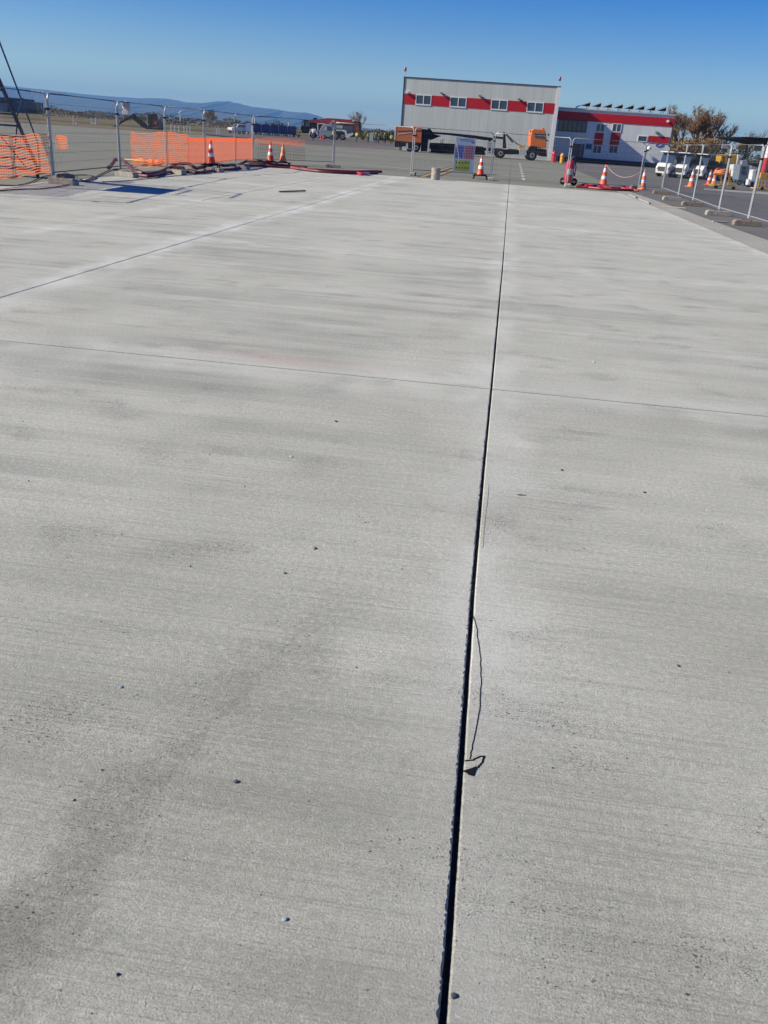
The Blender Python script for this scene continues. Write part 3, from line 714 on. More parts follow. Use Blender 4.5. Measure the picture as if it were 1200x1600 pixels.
# ---- SUV with a train of blue covered carts
A = R(48)
v = Veh('white_offroader', 'white off-road car at the head of the blue cart train', 'car', 374, 209.3, A)
p0, sc = v.root.location.copy(), 1.0
ro = v.root; ro.scale = (.84, .84, .9)
car = [(-1.95, .45), (-1.95, .95), (-1.85, 1.08), (-.75, 1.18), (-.25, 1.78), (1.75, 1.82), (1.9, 1.2), (1.95, .5)]
MB().prism(car, -.05, 1.65).build('body', M['wpaint'], ro, bevel=.07)
MB().prism([(-.55, 1.22), (-.18, 1.70), (.45, 1.72), (.45, 1.22)], -.07, -.051).prism([(.55, 1.22), (.55, 1.72), (1.5, 1.72), (1.55, 1.22)], -.07, -.051).build('side_window', M['glass'], ro)
MB().add([(-.76, .1, 1.22), (-.76, 1.5, 1.22), (-.29, 1.45, 1.76), (-.29, .15, 1.76)], [(0, 1, 2, 3)])
wsn = MB(); wsn.prism([(-.80, 1.20), (-.74, 1.20), (-.27, 1.76), (-.33, 1.76)], .12, 1.48); wsn.build('windscreen', M['glass'], ro)
MB().box(-2.02, -1.951, .1, 1.5, .45, .65).build('bumper', M['dgrey'], ro)
for y in (.05, 1.25): MB().box(-1.99, -1.951, y, y + .3, .75, .92).build('headlight', M['white'], ro)
for x in (-1.25, 1.2):
    for y in (-.08, 1.45): 
        w_ = MB().disc((x, .36), .36, y, y + .24, 18).build('wheel', M['black'], ro, True); MB().disc((x, .36), .2, y - .02, y + .01, 12).build('rim', M['rim'], w_)
labs = ['blue covered luggage cart coupled right behind the white off-road car', 'second blue covered cart behind the white off-road car', 'middle blue covered cart of the train of five',
        'fourth blue covered cart behind the white off-road car', 'last blue covered cart at the right end of the train']
e_ = Vector((math.cos(A), math.sin(A), 0)); cart0 = None
for k in range(5):
    gx = G(400 + 13.7 * k, 211.5 + .9 * k); gx.y = p0.y + 6.5 + (k * 2.3); gx.x = DD(400 + 13.7 * k, 212, gx.y).x
    if cart0 is None:
        t = thing('luggage_cart', labs[0], 'luggage cart', (gx.x, gx.y, .006), A, 'blue covered carts in a train')
        MB().prism([(-1.15, .55), (-1.15, 1.75), (-1.0, 1.9), (1.0, 1.9), (1.15, 1.75), (1.15, .55)], -.1, 1.5).build('cover', M['cartblue'], t)
        MB().box(-1.2, 1.2, -.12, 1.52, .42, .55).build('deck', M['dgrey'], t)
        MB().box(-1.22, -1.16, -.14, -.08, .42, 1.9).box(1.16, 1.22, -.14, -.08, .42, 1.9).build('post', M['lgrey'], t)
        MB().box(-1.9, -1.2, .6, .7, .4, .48).build('drawbar', M['dark'], t)
        for x in (-.85, .85):
            for y in (-.05, 1.3): MB().disc((x, .22), .22, y, y + .14, 14).build('wheel', M['rim'], t)
        cart0 = t
    else:
        t = copy_tree(cart0); t.location = (gx.x, gx.y, .006); t['label'] = labs[k]
        for ch in t.children: ch.parent = t
for k in range(1):
    v = Veh('flat_trailer', 'low empty dark trailer behind the last blue cart', 'trailer', 463, 214.5)
    v.poly('deck', M['dark'], [(456, 209.5), (469, 210.3), (469, 212), (456, 211.2)], 0, 1.6)
    for x in (458.5, 466.5): v.wheel(x, 213, 1.4, 0, .15, False)

# ---- excavator
v = Veh('backhoe_excavator', 'dark excavator with its boom reaching left at the field edge', 'excavator', 238, 202.3)
v.poly('cab', M['dark'], [(231, 178.5), (242.5, 177.5), (243.3, 198), (231.5, 199)], 0, 1.4, bevel=.05)
v.poly('cab_window', M['glassl'], [(228.8, 180), (230.9, 179), (231.2, 190), (228.8, 191)], .1, 1.2)
v.poly('engine_cover', M['dgrey'], [(243.2, 187), (250, 189.5), (251.5, 194), (251, 201), (243.2, 201.5)], 0, 1.7, bevel=.05)
v.poly('engine_badge', M['extred'], [(240.5, 189.5), (245, 189.5), (245, 194.5), (240.5, 194.5)], -.04, -.001)
v.poly('tracks', M['black'], [(229, 199), (251, 200), (252, 202), (250, 204), (229, 203.5), (227, 201)], -.2, 2.0, bevel=.08)
v.poly('boom', M['dark'], [(231, 201), (226, 193), (213, 182.5), (207, 177.5), (204, 179), (206, 186), (221, 199), (228, 202)], .5, .9)
v.poly('stick', M['dark'], [(208, 178.3), (202, 180.5), (192, 186), (182.5, 192.5), (182.5, 195.5), (192, 190), (204, 184.5), (209, 183)], .45, .85)
v.poly('bucket', M['dark'], [(183, 192), (184, 196), (181, 200.5), (174, 201), (172.5, 198.5), (178, 197)], .2, 1.1)

# ---- persons
def skin_body(name, verts, edges, radii, m, parent, sub=1):
    me = bpy.data.meshes.new(name); me.from_pydata(verts, edges, []); me.update()
    o = bpy.data.objects.new(name, me); COL.objects.link(o); o.parent = parent
    me.materials.append(m)
    sk = o.modifiers.new('skin', 'SKIN')
    for i, r_ in enumerate(radii):
        d = me.skin_vertices[0].data[i]; d.radius = (r_, r_) if not isinstance(r_, tuple) else r_
    me.skin_vertices[0].data[0].use_root = True
    if sub: o.modifiers.new('sub', 'SUBSURF').levels = sub; o.modifiers['sub'].render_levels = sub
    return o
def person(px, py, label, top, legs, rz=0., arm=0.0, h=1.75, headm='hair', Y=None):
    g = G(px, py) if Y is None else DD(px, py, Y)
    t = thing('person', label, 'person', (g.x, g.y, .006), rz, 'people beside the fire engine'); k = h / 1.75
    V = [(0, 0, .95), (0, 0, 1.15), (0, 0, 1.38), (0, 0, 1.5), (0, -.01, 1.60), (0, -.015, 1.70)]
    E = [(0, 1), (1, 2), (2, 3), (3, 4), (4, 5)]; Rr = [.125, .12, .13, .05, .085, .07]
    for sd in (-1, 1):
        o = len(V)
        V += [(sd * .10, 0, .90), (sd * .12, -.02, .5), (sd * .13, .02, .08), (sd * .14, -.13, .04)]
        E += [(0, o), (o, o + 1), (o + 1, o + 2), (o + 2, o + 3)]; Rr += [.085, .06, .04, .035]
        o = len(V); ay = -.12 * arm if sd > 0 else -.05
        V += [(sd * .19, 0, 1.42), (sd * (.25), .02 + ay * .3, 1.15), (sd * .24, -.06 + ay * 2, .93 + abs(arm) * .12), (sd * .24, -.08 + ay * 2.2, .86 + abs(arm) * .14)]
        E += [(2, o), (o, o + 1), (o + 1, o + 2), (o + 2, o + 3)]; Rr += [.06, .045, .03, .035]
        hx, hy, hz = V[-1]
        for f in range(4):
            b = len(V); V.append((hx + sd * .0, hy - .03 + .02 * f, hz - .06)); V.append((hx - sd * .01, hy - .035 + .02 * f, hz - .10 + .006 * abs(f - 1)))
            E += [(o + 3, b), (b, b + 1)]; Rr += [.009, .008]
        b = len(V); V.append((hx - sd * .03, hy - .04, hz - .03)); E.append((o + 3, b)); Rr.append(.009)
    V = [(x * k, y * k, z * k) for x, y, z in V]; Rr = [r_ * k for r_ in Rr]
    skin_body('body', V, E, Rr, M['skin'], t)
    # jacket and trousers as slightly larger shells
    jv = [(0, 0, .88), (0, 0, 1.15), (0, 0, 1.38), (0, 0, 1.47)]; je = [(0, 1), (1, 2), (2, 3)]; jr = [(.19, .15), (.185, .145), (.195, .145), .08]
    for sd in (-1, 1):
        ay = -.12 * arm if sd > 0 else -.05
        o = len(jv); jv += [(sd * .19, 0, 1.42), (sd * .25, .02 + ay * .3, 1.15), (sd * .24, -.05 + ay * 1.9, .96 + abs(arm) * .11)]; je += [(2, o), (o, o + 1), (o + 1, o + 2)]; jr += [.085, .068, .055]
    skin_body('jacket', [(x * k, y * k, z * k) for x, y, z in jv], je, jr, top, t)
    tv = [(0, 0, .95)]; te = []; tr = [(.16, .13)]
    for sd in (-1, 1):
        o = len(tv); tv += [(sd * .10, 0, .86), (sd * .12, -.02, .5), (sd * .13, .02, .12)]; te += [(0, o), (o, o + 1), (o + 1, o + 2)]; tr += [.11, .085, .07]
    skin_body('trousers', [(x * k, y * k, z * k) for x, y, z in tv], te, tr, legs, t)
    MB().lathe([(.10, 0), (.118, .05), (.11, .11), (.06, .16)], (0, .0), 12, 1.62 * k).build('hair' if headm == 'hair' else 'helmet', M[headm], t, True)
    for sd in (-1, 1):
        MB().box(sd * .13 * k - .05, sd * .13 * k + .05, -.2, .09, 0, .09).build('shoe', M['black'], t, bevel=.02)
    # small face features
    MB().box(-.015, .015, -.125, -.09, 1.63 * k, 1.67 * k).build('nose', M['skin'], t)
    return t
person(557, 221.8, 'person in bright yellow vest and blue trousers at the rear of the fire engine', M['hivis'], mat('blue_jeans', (.03, .06, .16), .8), R(160), .2)
person(575, 222.6, 'person in a yellow vest and dark trousers next to the white board', M['hivis'], M['navy'], R(200), .5)
person(586.8, 223, 'person in dark clothes and yellow jacket, left one of the close pair', mat('olive_yellow_jacket', (.28, .30, .06), .8), M['navy'], R(20), .3, 1.8, 'hivis')
person(591.5, 224, 'person in black clothes, right one of the close pair', M['dark'], M['navy'], R(-60), .8)
person(600.7, 223.8, 'person in black with yellow bands standing right of the close pair', mat('dark_yellow_jacket', (.18, .19, .05), .8), M['dark'], R(30), .1, 1.8, 'hivis')
person(611, 225.4, 'person in a bright yellow vest next to the orange sweeper body', M['hivis'], M['navy'], R(180), .1)
person(520, 219.5, 'person in a yellow vest standing by the middle of the fire engine', M['hivis'], M['navy'], R(90), .4)
person(489, 219, 'person in a lilac white coat by the front wheel of the fire engine', M['cloth'], M['navy'], R(150), .3, 1.95)
for x, lb in ((501, 'left one of two small red cones by the grey van'), (505, 'right one of two small red cones by the grey van')):
    g = G(x, 218.3); t = thing('small_cone', lb, 'traffic cone', (g.x, g.y, .006), 0, 'small red cones by the van')
    MB().lathe([(.16, .03), (.035, .7)], n=12).build('cone', M['cone'], t, True); MB().box(-.2, .2, -.2, .2, 0, .03).build('base', M['black'], t)
g = G(580, 217.5); g.y = 178; g.x = DD(580, 216, 178).x
t = thing('white_board', 'pale white board on two legs behind the people', 'board', (g.x, g.y, .006))
MB().box(-.38, .38, 0, .05, .25, 1.75).build('board', M['lgrey'], t)
for x in (-.33, .33): MB().box(x - .03, x + .03, .05, .09, 0, 1.7).build('leg', M['steel'], t)

# ---- things in the field
g = DD(194, 179, 300)
v = Veh('radar_mast', 'white cabin on a mast topped by a pinkish round dome in the field', 'radar', 194, 180, 0, 300); v.dz = 0
v.poly('cabin', M['wpaint'], [(190.3, 172.5), (200, 172.3), (200.5, 179), (191, 179.3)], 0, 3, bevel=.1)
u, z = v.uv(195, 165); r_ = 1.0
MB().lathe([(.3, -1.6), (.9, -1.2), (1.3, -.3), (1.2, .6), (.7, 1.2), (.1, 1.4)], (u, 1.2), 14, z).build('dome', mat('pink_white_dome', (.62, .50, .48), .6), v.root, True)
v.poly('dish', M['wpaint'], [(188, 161), (191.5, 158.5), (192.5, 163), (190, 165)], -.2, .3)
for x in (191.5, 199.5): v.poly('leg', M['lgrey'], [(x - .4, 179), (x + .4, 179), (x + .4, 189), (x - .4, 189)], .5, .7)
v = Veh('antenna', 'white H-shaped antenna frame standing in the field', 'antenna', 146, 197.6)
v.poly('frame', M['wpaint'], [(141, 184), (142, 184), (142.8, 192), (148.5, 192.2), (149, 184), (150, 184), (150.5, 195), (149.5, 195), (149.3, 193.6), (143, 193.4), (143, 195), (142, 195)], 0, .2)
for x in (142.5, 150): v.poly('leg', M['steel'], [(x - .2, 195), (x + .2, 195), (x + .2, 199), (x - .2, 199)], .05, .15)
v = Veh('antenna_post', 'thin white post left of the antenna frame in the field', 'post', 113.5, 195)
v.poly('post', M['wpaint'], [(113, 180.5), (114.2, 180.5), (115.2, 195), (114.2, 195)], 0, .15); v.poly('junction_box', M['wpaint'], [(117.5, 191.5), (120, 191.5), (120, 195), (117.5, 195)], 0, .3)
for k, x in enumerate((267, 273, 279.5, 287.5, 292, 297, 338.5, 342.5)):
    lb = ['leftmost white marker stake beyond the orange net', 'second white marker stake beyond the orange net', 'third white marker stake beyond the orange net', 'fourth white marker stake beyond the orange net',
          'fifth white marker stake beyond the orange net', 'sixth white marker stake beyond the orange net', 'left one of two stakes under the reddish tree', 'right one of two stakes under the reddish tree'][k]
    g = DD(x, 205, 140.); t = thing('marker_stake', lb, 'stake', (g.x, g.y, -.12), 0, 'white marker stakes in the field')
    MB().box(-.06, .06, -.06, .06, 0, .95).build('stake', M['wpaint'], t); MB().box(-.08, .08, -.08, .08, .95, 1.05).build('cap', M['lgrey'], t)
for (x, y0, y1, Yd, lb) in ((398, 179, 192, 420, 'white lattice antenna mast standing behind the blue carts'), (450.5, 191, 200, 420, 'thin white pole standing behind the last blue cart'), (281.5, 172, 178, 500, 'small white antenna beyond the stakes')):
    g = DD(x, y1 + 8, Yd); zt_ = DD(x, y0, Yd).z
    t = thing('antenna_mast', lb, 'mast', (g.x, g.y, -.12)); MB().tube([(0, 0, 0), (0, 0, zt_)], .22, 6, .14).build('mast', M['wpaint'], t)
    if x != 450.5: MB().tube([(-.9, 0, zt_ - 1.5), (.2, 0, zt_ - .6), (-.6, 0, zt_)], .16).tube([(.2, 0, zt_ - .5), (1.4, 0, zt_)], .14).build('antenna', M['wpaint'], t)
# dark blue building at the far left
v = Veh('distant_hangar', 'low dark blue building on the horizon behind the mobile stairs', 'building', 10, 176, 0, 420); v.dz = 0
v.poly('wall', M['blue'], [(-60, 180), (-60, 152), (12, 153), (12, 181)], 0, 30); v.poly('annex', M['blue'], [(12.2, 181), (12.2, 156), (33, 158), (34, 181)], 3, 25)
v.poly('roof', M['dgrey'], [(-60.5, 152), (-60.5, 151), (12.3, 152), (12.3, 153)], -.3, 30)
v.poly('door', M['dgrey'], [(-30, 180), (-30, 162), (-10, 162.5), (-10, 181)], -.1, -.01)

# ================================================================= TREES
def tree(name, label, X, Y, h, spread, leafm, barkm, leaves, leaf=.18, seed=0, levels=4, group=None, trunk=.28, z0=0):
    rnd = random.Random(seed)
    t = thing(name, label, 'tree' if 'bush' not in name else 'bush', (X, Y, z0), 0, group)
    tm = MB(); tips = []
    def grow(p, d, L, r_, lv):
        q = p + d * L; mid = p.lerp(q, .5) + Vector((rnd.uniform(-1, 1), rnd.uniform(-1, 1), 0)) * L * .05
        tm.tube([p, mid, q], r_, 5 if lv > 1 else 3, r_ * .62, cap=False)
        if lv <= 2: tips.append((mid, L)); tips.append((q, L))
        if lv == 0: return
        for k in range(rnd.choice((2, 3, 3, 4)) if lv > 1 else 3):
            nd = (d * 1.0 + Vector((rnd.gauss(0, spread), rnd.gauss(0, spread), rnd.uniform(0, .6)))).normalized()
            grow(p.lerp(q, rnd.uniform(.55, 1)), nd, L * rnd.uniform(.6, .82), r_ * .6, lv - 1)
    grow(Vector((0, 0, 0)), Vector((rnd.uniform(-.05, .05), 0, 1)), h * .17, trunk * .5, levels)
    for q_ in range(2): grow(Vector((rnd.uniform(-.2, .2), 0, h * .02)), Vector((rnd.uniform(-.5, .5), rnd.uniform(-.3, .3), 1)).normalized(), h * .15, trunk * .35, levels - 1)
    zm = max(v_[2] for v_ in tm.v); s_ = h / zm
    tm.v = [(a * s_, b * s_, c * s_) for a, b, c in tm.v]
    tm.build('trunk', barkm, t)
    if leaves:
        lm = MB()
        for _ in range(leaves):
            p, L = rnd.choice(tips); p = p * s_ + Vector((rnd.gauss(0, 1), rnd.gauss(0, 1), rnd.gauss(0, 1))) * L * .55
            if p.z < .1: continue
            a = Vector((rnd.gauss(0, 1), rnd.gauss(0, 1), rnd.gauss(0, 1))).normalized(); b = a.cross(Vector((rnd.gauss(0, 1), rnd.gauss(0, 1), rnd.gauss(0, 1)))).normalized()
            q = leaf * rnd.uniform(.5, 1.2)
            lm.add([p - a * q, p + b * q * .5, p + a * q, p - b * q * .5], [(0, 1, 2, 3)])
        lm.build('crown', leafm, t)
    return t
def at(x, Y): p = DD(x, 240, Y); return p.x, Y
X, Y = at(1077, 150); tree('autumn_tree', 'large brown-leaved autumn tree rising behind the right end of the office', X, Y, 9.3, .42, M['leafb'], M['bark'], 8000, .11, 5, 6)
X, Y = at(1097, 158); tree('autumn_tree', 'half-bare brown tree on the right shoulder of the large autumn tree', X, Y, 9.4, .42, M['leafb'], M['bark'], 2600, .12, 8, 5)
X, Y = at(1058, 165); tree('autumn_tree', 'brown tree peeping over the right end of the office roof', X, Y, 9.6, .45, M['leafb'], M['bark'], 4500, .13, 12, 5)
X, Y = at(1122, 160); tree('bare_tree', 'small bare tree over the left end of the dark canopy', X, Y, 7.0, .5, M['leafb'], M['barkg'], 500, .1, 21, 5)
X, Y = at(1166, 170); tree('bare_tree', 'bare tree behind the middle of the dark canopy', X, Y, 6.6, .6, M['leafb'], M['barkg'], 400, .1, 22, 5)
X, Y = at(1196, 170); tree('bare_tree', 'bare tree at the right end of the dark canopy', X, Y, 6.9, .6, M['leafb'], M['barkg'], 400, .1, 23, 5)
X, Y = at(557, 260); tree('bare_tree', 'bare round tree sticking up behind the rear of the fire engine', X, Y, 7.0, .5, M['leafb'], M['barkg'], 900, .12, 31, 5, trunk=.16)
def bushes(name, label, pts, Y, h, m, n, leaf=.16, seed=1, group=None, wd=2.0, z0=0):
    rnd = random.Random(seed); out = []
    for i, x in enumerate(pts):
        X = DD(x, 240, Y).x; hh = h * rnd.uniform(.8, 1.15)
        t = thing(name, label[i] if isinstance(label, (list, tuple)) else label, 'bush', (X, Y + rnd.uniform(-1, 1), z0), 0, group)
        lm = MB(); sm = MB()
        lobes = [(Vector((rnd.uniform(-.6, .6) * wd, rnd.uniform(-.5, .5) * wd, hh * rnd.uniform(.35, .7))), hh * rnd.uniform(.25, .42)) for _ in range(7)]
        for c_, r_ in lobes: sm.tube([(0, 0, 0), tuple(c_)], .05, 4, .02)
        for _ in range(n):
            c_, r_ = rnd.choice(lobes); dr = Vector((rnd.gauss(0, 1), rnd.gauss(0, 1), rnd.gauss(0, 1))).normalized()
            p = c_ + dr * r_ * rnd.uniform(.6, 1.1)
            if p.z < .05: p.z = abs(p.z) + .05
            a = Vector((rnd.gauss(0, 1), rnd.gauss(0, 1), rnd.gauss(0, 1))).normalized(); b = a.cross(dr).normalized()
            q = leaf * rnd.uniform(.5, 1.2); lm.add([p - a * q, p + b * q * .6, p + a * q, p - b * q * .6], [(0, 1, 2, 3)])
        lm.build('foliage', m, t); sm.build('stem', M['bark'], t)
bushes('autumn_bush', ['yellow-brown bush right beside the office wall', 'tall yellow-brown bush second from the office wall', 'yellow bush below the large autumn tree', 'yellowish bush left of the canopy posts', 'yellow-brown bush under the left end of the canopy'],
       (1054, 1066, 1079, 1093, 1108), 138, 4.6, M['leafy'], 1500, .17, 3, 'autumn bushes in front of the trees', 2.2)
bushes('green_bush', ['dull green bush behind the first white buggy', 'dull green bush behind the middle white buggy', 'dull green bush behind the rightmost white buggy'],
       (1056, 1078, 1100), 128, 2.7, M['leafg'], 1200, .15, 4, 'low green bushes behind the buggies', 2.4)
bushes('roadside_bush', ['brownish bush behind the rear of the fire engine', 'olive bush behind the person next to the white board', 'olive bush behind the close pair of people', 'brownish bush behind the person in black and yellow', 'olive bush touching the orange sweeper body'],
       (565, 578, 590, 601, 612), 215, 2.6, mat('olive_brown_leaves', (.13, .11, .04), .85, 0, .5, .7), 900, .2, 5, 'bushes behind the people', 2.0)

# distant tree belts beyond the field
def belt(name, Y, x0, x1, h, m, n, leaf, seed, gap=.35):
    rnd = random.Random(seed); lm = MB(); X0, X1 = DD(x0, 190, Y).x, DD(x1, 190, Y).x
    ph = [(rnd.uniform(.5, 1.5) * 2 * math.pi / (L_ * h), rnd.uniform(0, 6.3), a_) for L_, a_ in ((25, .30), (9, .22), (4, .16), (1.8, .12))]
    for _ in range(int((X1 - X0) / h * n)):
        x = rnd.uniform(X0, X1); hh = h * max(0, .62 - gap * .5 + sum(a_ * math.sin(k_ * x + p_) for k_, p_, a_ in ph))
        if hh < .1: continue
        p = Vector((x, Y + rnd.uniform(-8, 8), hh * math.sqrt(rnd.random()) + .1))
        a = Vector((rnd.gauss(0, 1), rnd.gauss(0, 1), rnd.gauss(0, 1))).normalized(); b = a.cross(Vector((0, 1, .3))).normalized(); q = leaf * rnd.uniform(.5, 1.2)
        lm.add([p - a * q, p + b * q, p + a * q, p - b * q], [(0, 1, 2, 3)])
    tag(lm.build(name, m), 'far belt of trees and scrub along the field', 'tree belt', kind='stuff')
hedge = mat('brown_hedge', (.15, .095, .05), .9, 0, .5, .05)
belt('tree_belt', 620, -120, 640, 4.2, M['leaffar'], 45, .55, 1, .15)
belt('tree_belt', 430, -60, 420, 2.6, hedge, 40, .35, 2, .3)
belt('tree_belt', 1300, -300, 1300, 8., M['leaffar'], 40, 1.1, 3, .1)
belt('tree_belt', 300, 80, 470, 1.5, hedge, 30, .2, 4, .45)
belt('tree_belt', 260, 640, 1400, 4., M['leaffar'], 60, .35, 6, .1)
belt('tree_belt', 146, 1046, 1240, 4.4, M['leafg'], 260, .17, 7, .0)
for i, o in enumerate([o for o in COL.objects if o.name.startswith('tree_belt')]):
    o['label'] = ['dark far belt of trees along the left horizon', 'brown scrub belt across the middle of the field', 'farthest hazy tree belt below the hills', 'low brown scrub just beyond the field edge', 'dark wood behind the buildings and trees on the right', 'dense olive hedge row below the autumn trees and the canopy'][i]
X, Y = at(328, 420); tree('autumn_tree', 'reddish brown round tree in the field above the orange net', X, Y, 6.5, .6, mat('rusty_leaves', (.17, .09, .035), .85, 0, .5, .4), M['bark'], 2500, .35, 41, 4)

# ================================================================= FENCE
FP = [(-75, 302), (84, 280.5), (188, 268.5), (260, 264), (320, 262), (367, 256), (394, 254.5), (521, 258.5), (643, 271), (766, 278.5), (884, 290), (998, 298), (1034, 299), (1059, 309), (1082, 317), (1122, 333), (1168, 347), (1245, 372)]
FG = [G(*p) for p in FP]
FL = ['leftmost mesh fence panel, in front of the blue mobile stairs', 'mesh fence panel right of the mobile stairs with no net behind it', 'mesh fence panel carrying the left part of the coarse orange net', 'narrow mesh fence panel where the coarse orange net ends',
      'mesh fence panel behind the cone with the fine orange net', 'narrow mesh fence panel with the fine orange net, left of the two cones', 'mesh fence panel behind the pair of cones left of the fire engine', 'mesh fence panel in front of the fire engine and the people',
      'mesh fence panel carrying the pictogram safety board', 'mesh fence panel in front of the orange truck cab', 'mesh fence panel between the red extinguisher and the chain post', 'short mesh fence panel closing the corner right of the office',
      'first receding fence panel of the right-hand row, farthest away', 'second receding fence panel of the right-hand row', 'receding fence panel in front of the buggies', 'receding fence panel in front of the yellow trolley', 'nearest fence panel, at the right edge']
def bend(a, b, r_, n=4):
    return [a * math.cos(k * math.pi / 2 / n) + b * math.sin(k * math.pi / 2 / n) for k in range(n + 1)]
for i in range(len(FG) - 1):
    a, b = FG[i], FG[i + 1]; d = b - a; L = d.length; ang = math.atan2(d.y, d.x); g_ = .045
    t = thing('mesh_fence', FL[i], 'fence', (a.x, a.y, 0), ang, 'galvanised mesh fence panels around the new slab')
    zb, zt, rr = .17, 2.0, .16; x0, x1 = g_, L - g_
    pts = [(x0, 0, .10), (x0, 0, zt - rr)]
    for k in range(1, 5): an = k * math.pi / 8; pts.append((x0 + rr - rr * math.cos(an), 0, zt - rr + rr * math.sin(an)))
    for k in range(0, 5): an = math.pi / 2 - k * math.pi / 8; pts.append((x1 - rr + rr * math.cos(an), 0, zt - rr + rr * math.sin(an)))
    pts.append((x1, 0, .10))
    fm = MB().tube(pts, .024, 8)
    if i >= 11: fm.tube([(x0, 0, zb), (x1, 0, zb)], .015, 6)
    fm.build('frame', M['steel'], t, True)
    wm = MB(); nv = max(3, int(L / .11))
    rot = lambda z: 0
    for k in range(1, nv):
        x = x0 + (x1 - x0) * k / nv; wm.tube([(x, 0, zb), (x, 0, zt - (.02 if rr < x - x0 and x1 - x > rr else .07))], .0030, 3, cap=False)
    for k in range(1, 8): wm.tube([(x0, .004, zb + (zt - zb) * k / 8), (x1, .004, zb + (zt - zb) * k / 8)], .0034, 3, cap=False)
    if i < 11: wm.tube([(x0, 0, zb), (x1, 0, zb)], .015, 6)
    wm.build('wire_mesh', M['wire'], t)
    for z_ in (1.62,):
        MB().box(-.075, .075, -.035, .035, z_, z_ + .05).build('clamp', M['dark'], t, bevel=.006)
# feet
def foot(px, py, rz, label, m='foot', L=.72, W=.23, H=.14, on=0.):
    g = G(px, py)
    t = thing('concrete_block', label, 'concrete block', (g.x, g.y, on + .001), rz, 'concrete feet holding up the mesh fence')
    b = MB(); hl_ = L / 2; b.prism([(-hl_, 0), (hl_, 0), (hl_, H * .7), (hl_ - .05, H), (-hl_ + .05, H), (-hl_, H * .7)], -W / 2, W / 2)
    b.build('block', M[m], t, bevel=.012)
    MB().lathe([(.027, 0), (.027, .012)], (-.1, 0), 10, H).lathe([(.027, 0), (.027, .012)], (.1, 0), 10, H).build('post_socket', M['black'], t)
    MB().tube([(-.04, 0, H), (-.04, 0, H + .035), (.04, 0, H + .035), (.04, 0, H)], .009, 5).build('lifting_loop', M['rust'], t)
    return t
foot(99, 288, R(-12), 'grey concrete block under the first fence joint, right of the stairs foot')
foot(103, 281, R(70), 'brown concrete block lying across behind the first fence foot', 'footd', .45)
foot(198, 276.5, R(-28), 'dark concrete block under the second fence joint wrapped by a hose')
foot(276, 272, R(-35), 'concrete block below the end of the coarse orange net')
foot(277, 266, R(5), 'brown concrete block behind the hose below the coarse net', 'footd', .5)
foot(336, 268.5, R(-40), 'concrete block just right of the cone at the fine net', 'foot')
foot(378, 264, R(-38), 'dark concrete block under the narrow fence panel', 'foot')
foot(402, 259.5, R(-8), 'brownish concrete block left of the pair of cones', 'footd')
foot(520, 262, R(2), 'dark grey concrete block under the fence joint before the fire engine', 'foot', .72)
foot(645, 274, R(84), 'small pale concrete block under the joint left of the safety board')
foot(767, 281.5, R(84), 'pale concrete block under the joint right of the safety board')
foot(886, 292, R(84), 'pale concrete block in front of the wheeled extinguisher')
foot(989, 297, R(10), 'whitish concrete block under the chain end post', 'foot', .3, .25, .2)
foot(1033, 303.5, R(-5), 'brown flat concrete block at the far corner of the right-hand row', 'footd')
foot(1050, 313.5, R(-3), 'chipped concrete block second in the right-hand row')
foot(1081, 322, R(-3), 'grey-brown concrete block third in the right-hand row', 'footd')
foot(1121, 337, R(-3), 'dark-sided concrete block fourth in the right-hand row')
foot(1166, 353, R(-3), 'nearest brown concrete block of the right-hand row', 'footd')

# ---- orange nets on the fence
def net(name, label, path, z0, z1, pitch, band, vp, vb, m, seed, edge=False, sag=.03, side=-.05, holes=0., ragged=0.):
    rnd = random.Random(seed); t = thing(name, label, 'safety net', (path[0].x, path[0].y, 0), 0, 'orange plastic safety nets on the fence')
    segs = []; tot = 0
    for a, b in zip(path, path[1:]): L = (b - a).length; segs.append((tot, L, a, b)); tot += L
    def pos(s, z):
        for (o, L, a, b) in segs:
            if s <= o + L or (o, L, a, b) == segs[-1]:
                p = a.lerp(b, (s - o) / L); d = (b - a).normalized(); nn = Vector((d.y, -d.x, 0)) * (-side)
                wv = .025 * math.sin(s * 2.1 + seed) + .012 * math.sin(s * 7.3 + z * 3)
                zz = z + sag * math.sin(s * 1.7 + seed) + .012 * math.sin(s * 6 + z * 9 + seed) 
                return p + nn * (1 + wv * 6) + Vector((0, 0, zz)) - path[0]
    hm = MB(); st = .12; n_ = int(tot / st) + 1
    nr = int((z1 - z0) / pitch)
    for k in range(nr + 1):
        z = z0 + k * pitch; e = rnd.uniform(0, ragged); s0 = rnd.uniform(0, ragged)
        ps = [s0 + (tot - s0 - e) * q / n_ for q in range(n_ + 1)]; o = len(hm.v)
        bw = band * (2.6 if edge and k >= nr - 3 else 1)
        for s in ps: hm.v.append(tuple(pos(s, z))); hm.v.append(tuple(pos(s, z + bw)))
        for q in range(n_): hm.f.append((o + 2 * q, o + 2 * q + 2, o + 2 * q + 3, o + 2 * q + 1))
    s = 0
    while s < tot:
        o = len(hm.v); mz = 9; w2 = vb * (6 if edge and (s == 0 or s > tot - vp * 1.5) else 1)
        for q in range(mz + 1): z = z0 + (z1 - z0) * q / mz; hm.v.append(tuple(pos(s, z))); hm.v.append(tuple(pos(min(tot, s + w2), z)))
        for q in range(mz): hm.f.append((o + 2 * q, o + 2 * q + 1, o + 2 * q + 3, o + 2 * q + 2))
        s += vp
    hm.build('netting', m, t)
    return t
def lp(i, u): return FG[i].lerp(FG[i + 1], u)
net('safety_net', 'faded orange net on the fence in front of the mobile stairs', [lp(0, .1), lp(0, .5), lp(0, .97)], .17, 1.05, .058, .018, .14, .012, M['net'], 1, ragged=.25, sag=.02)
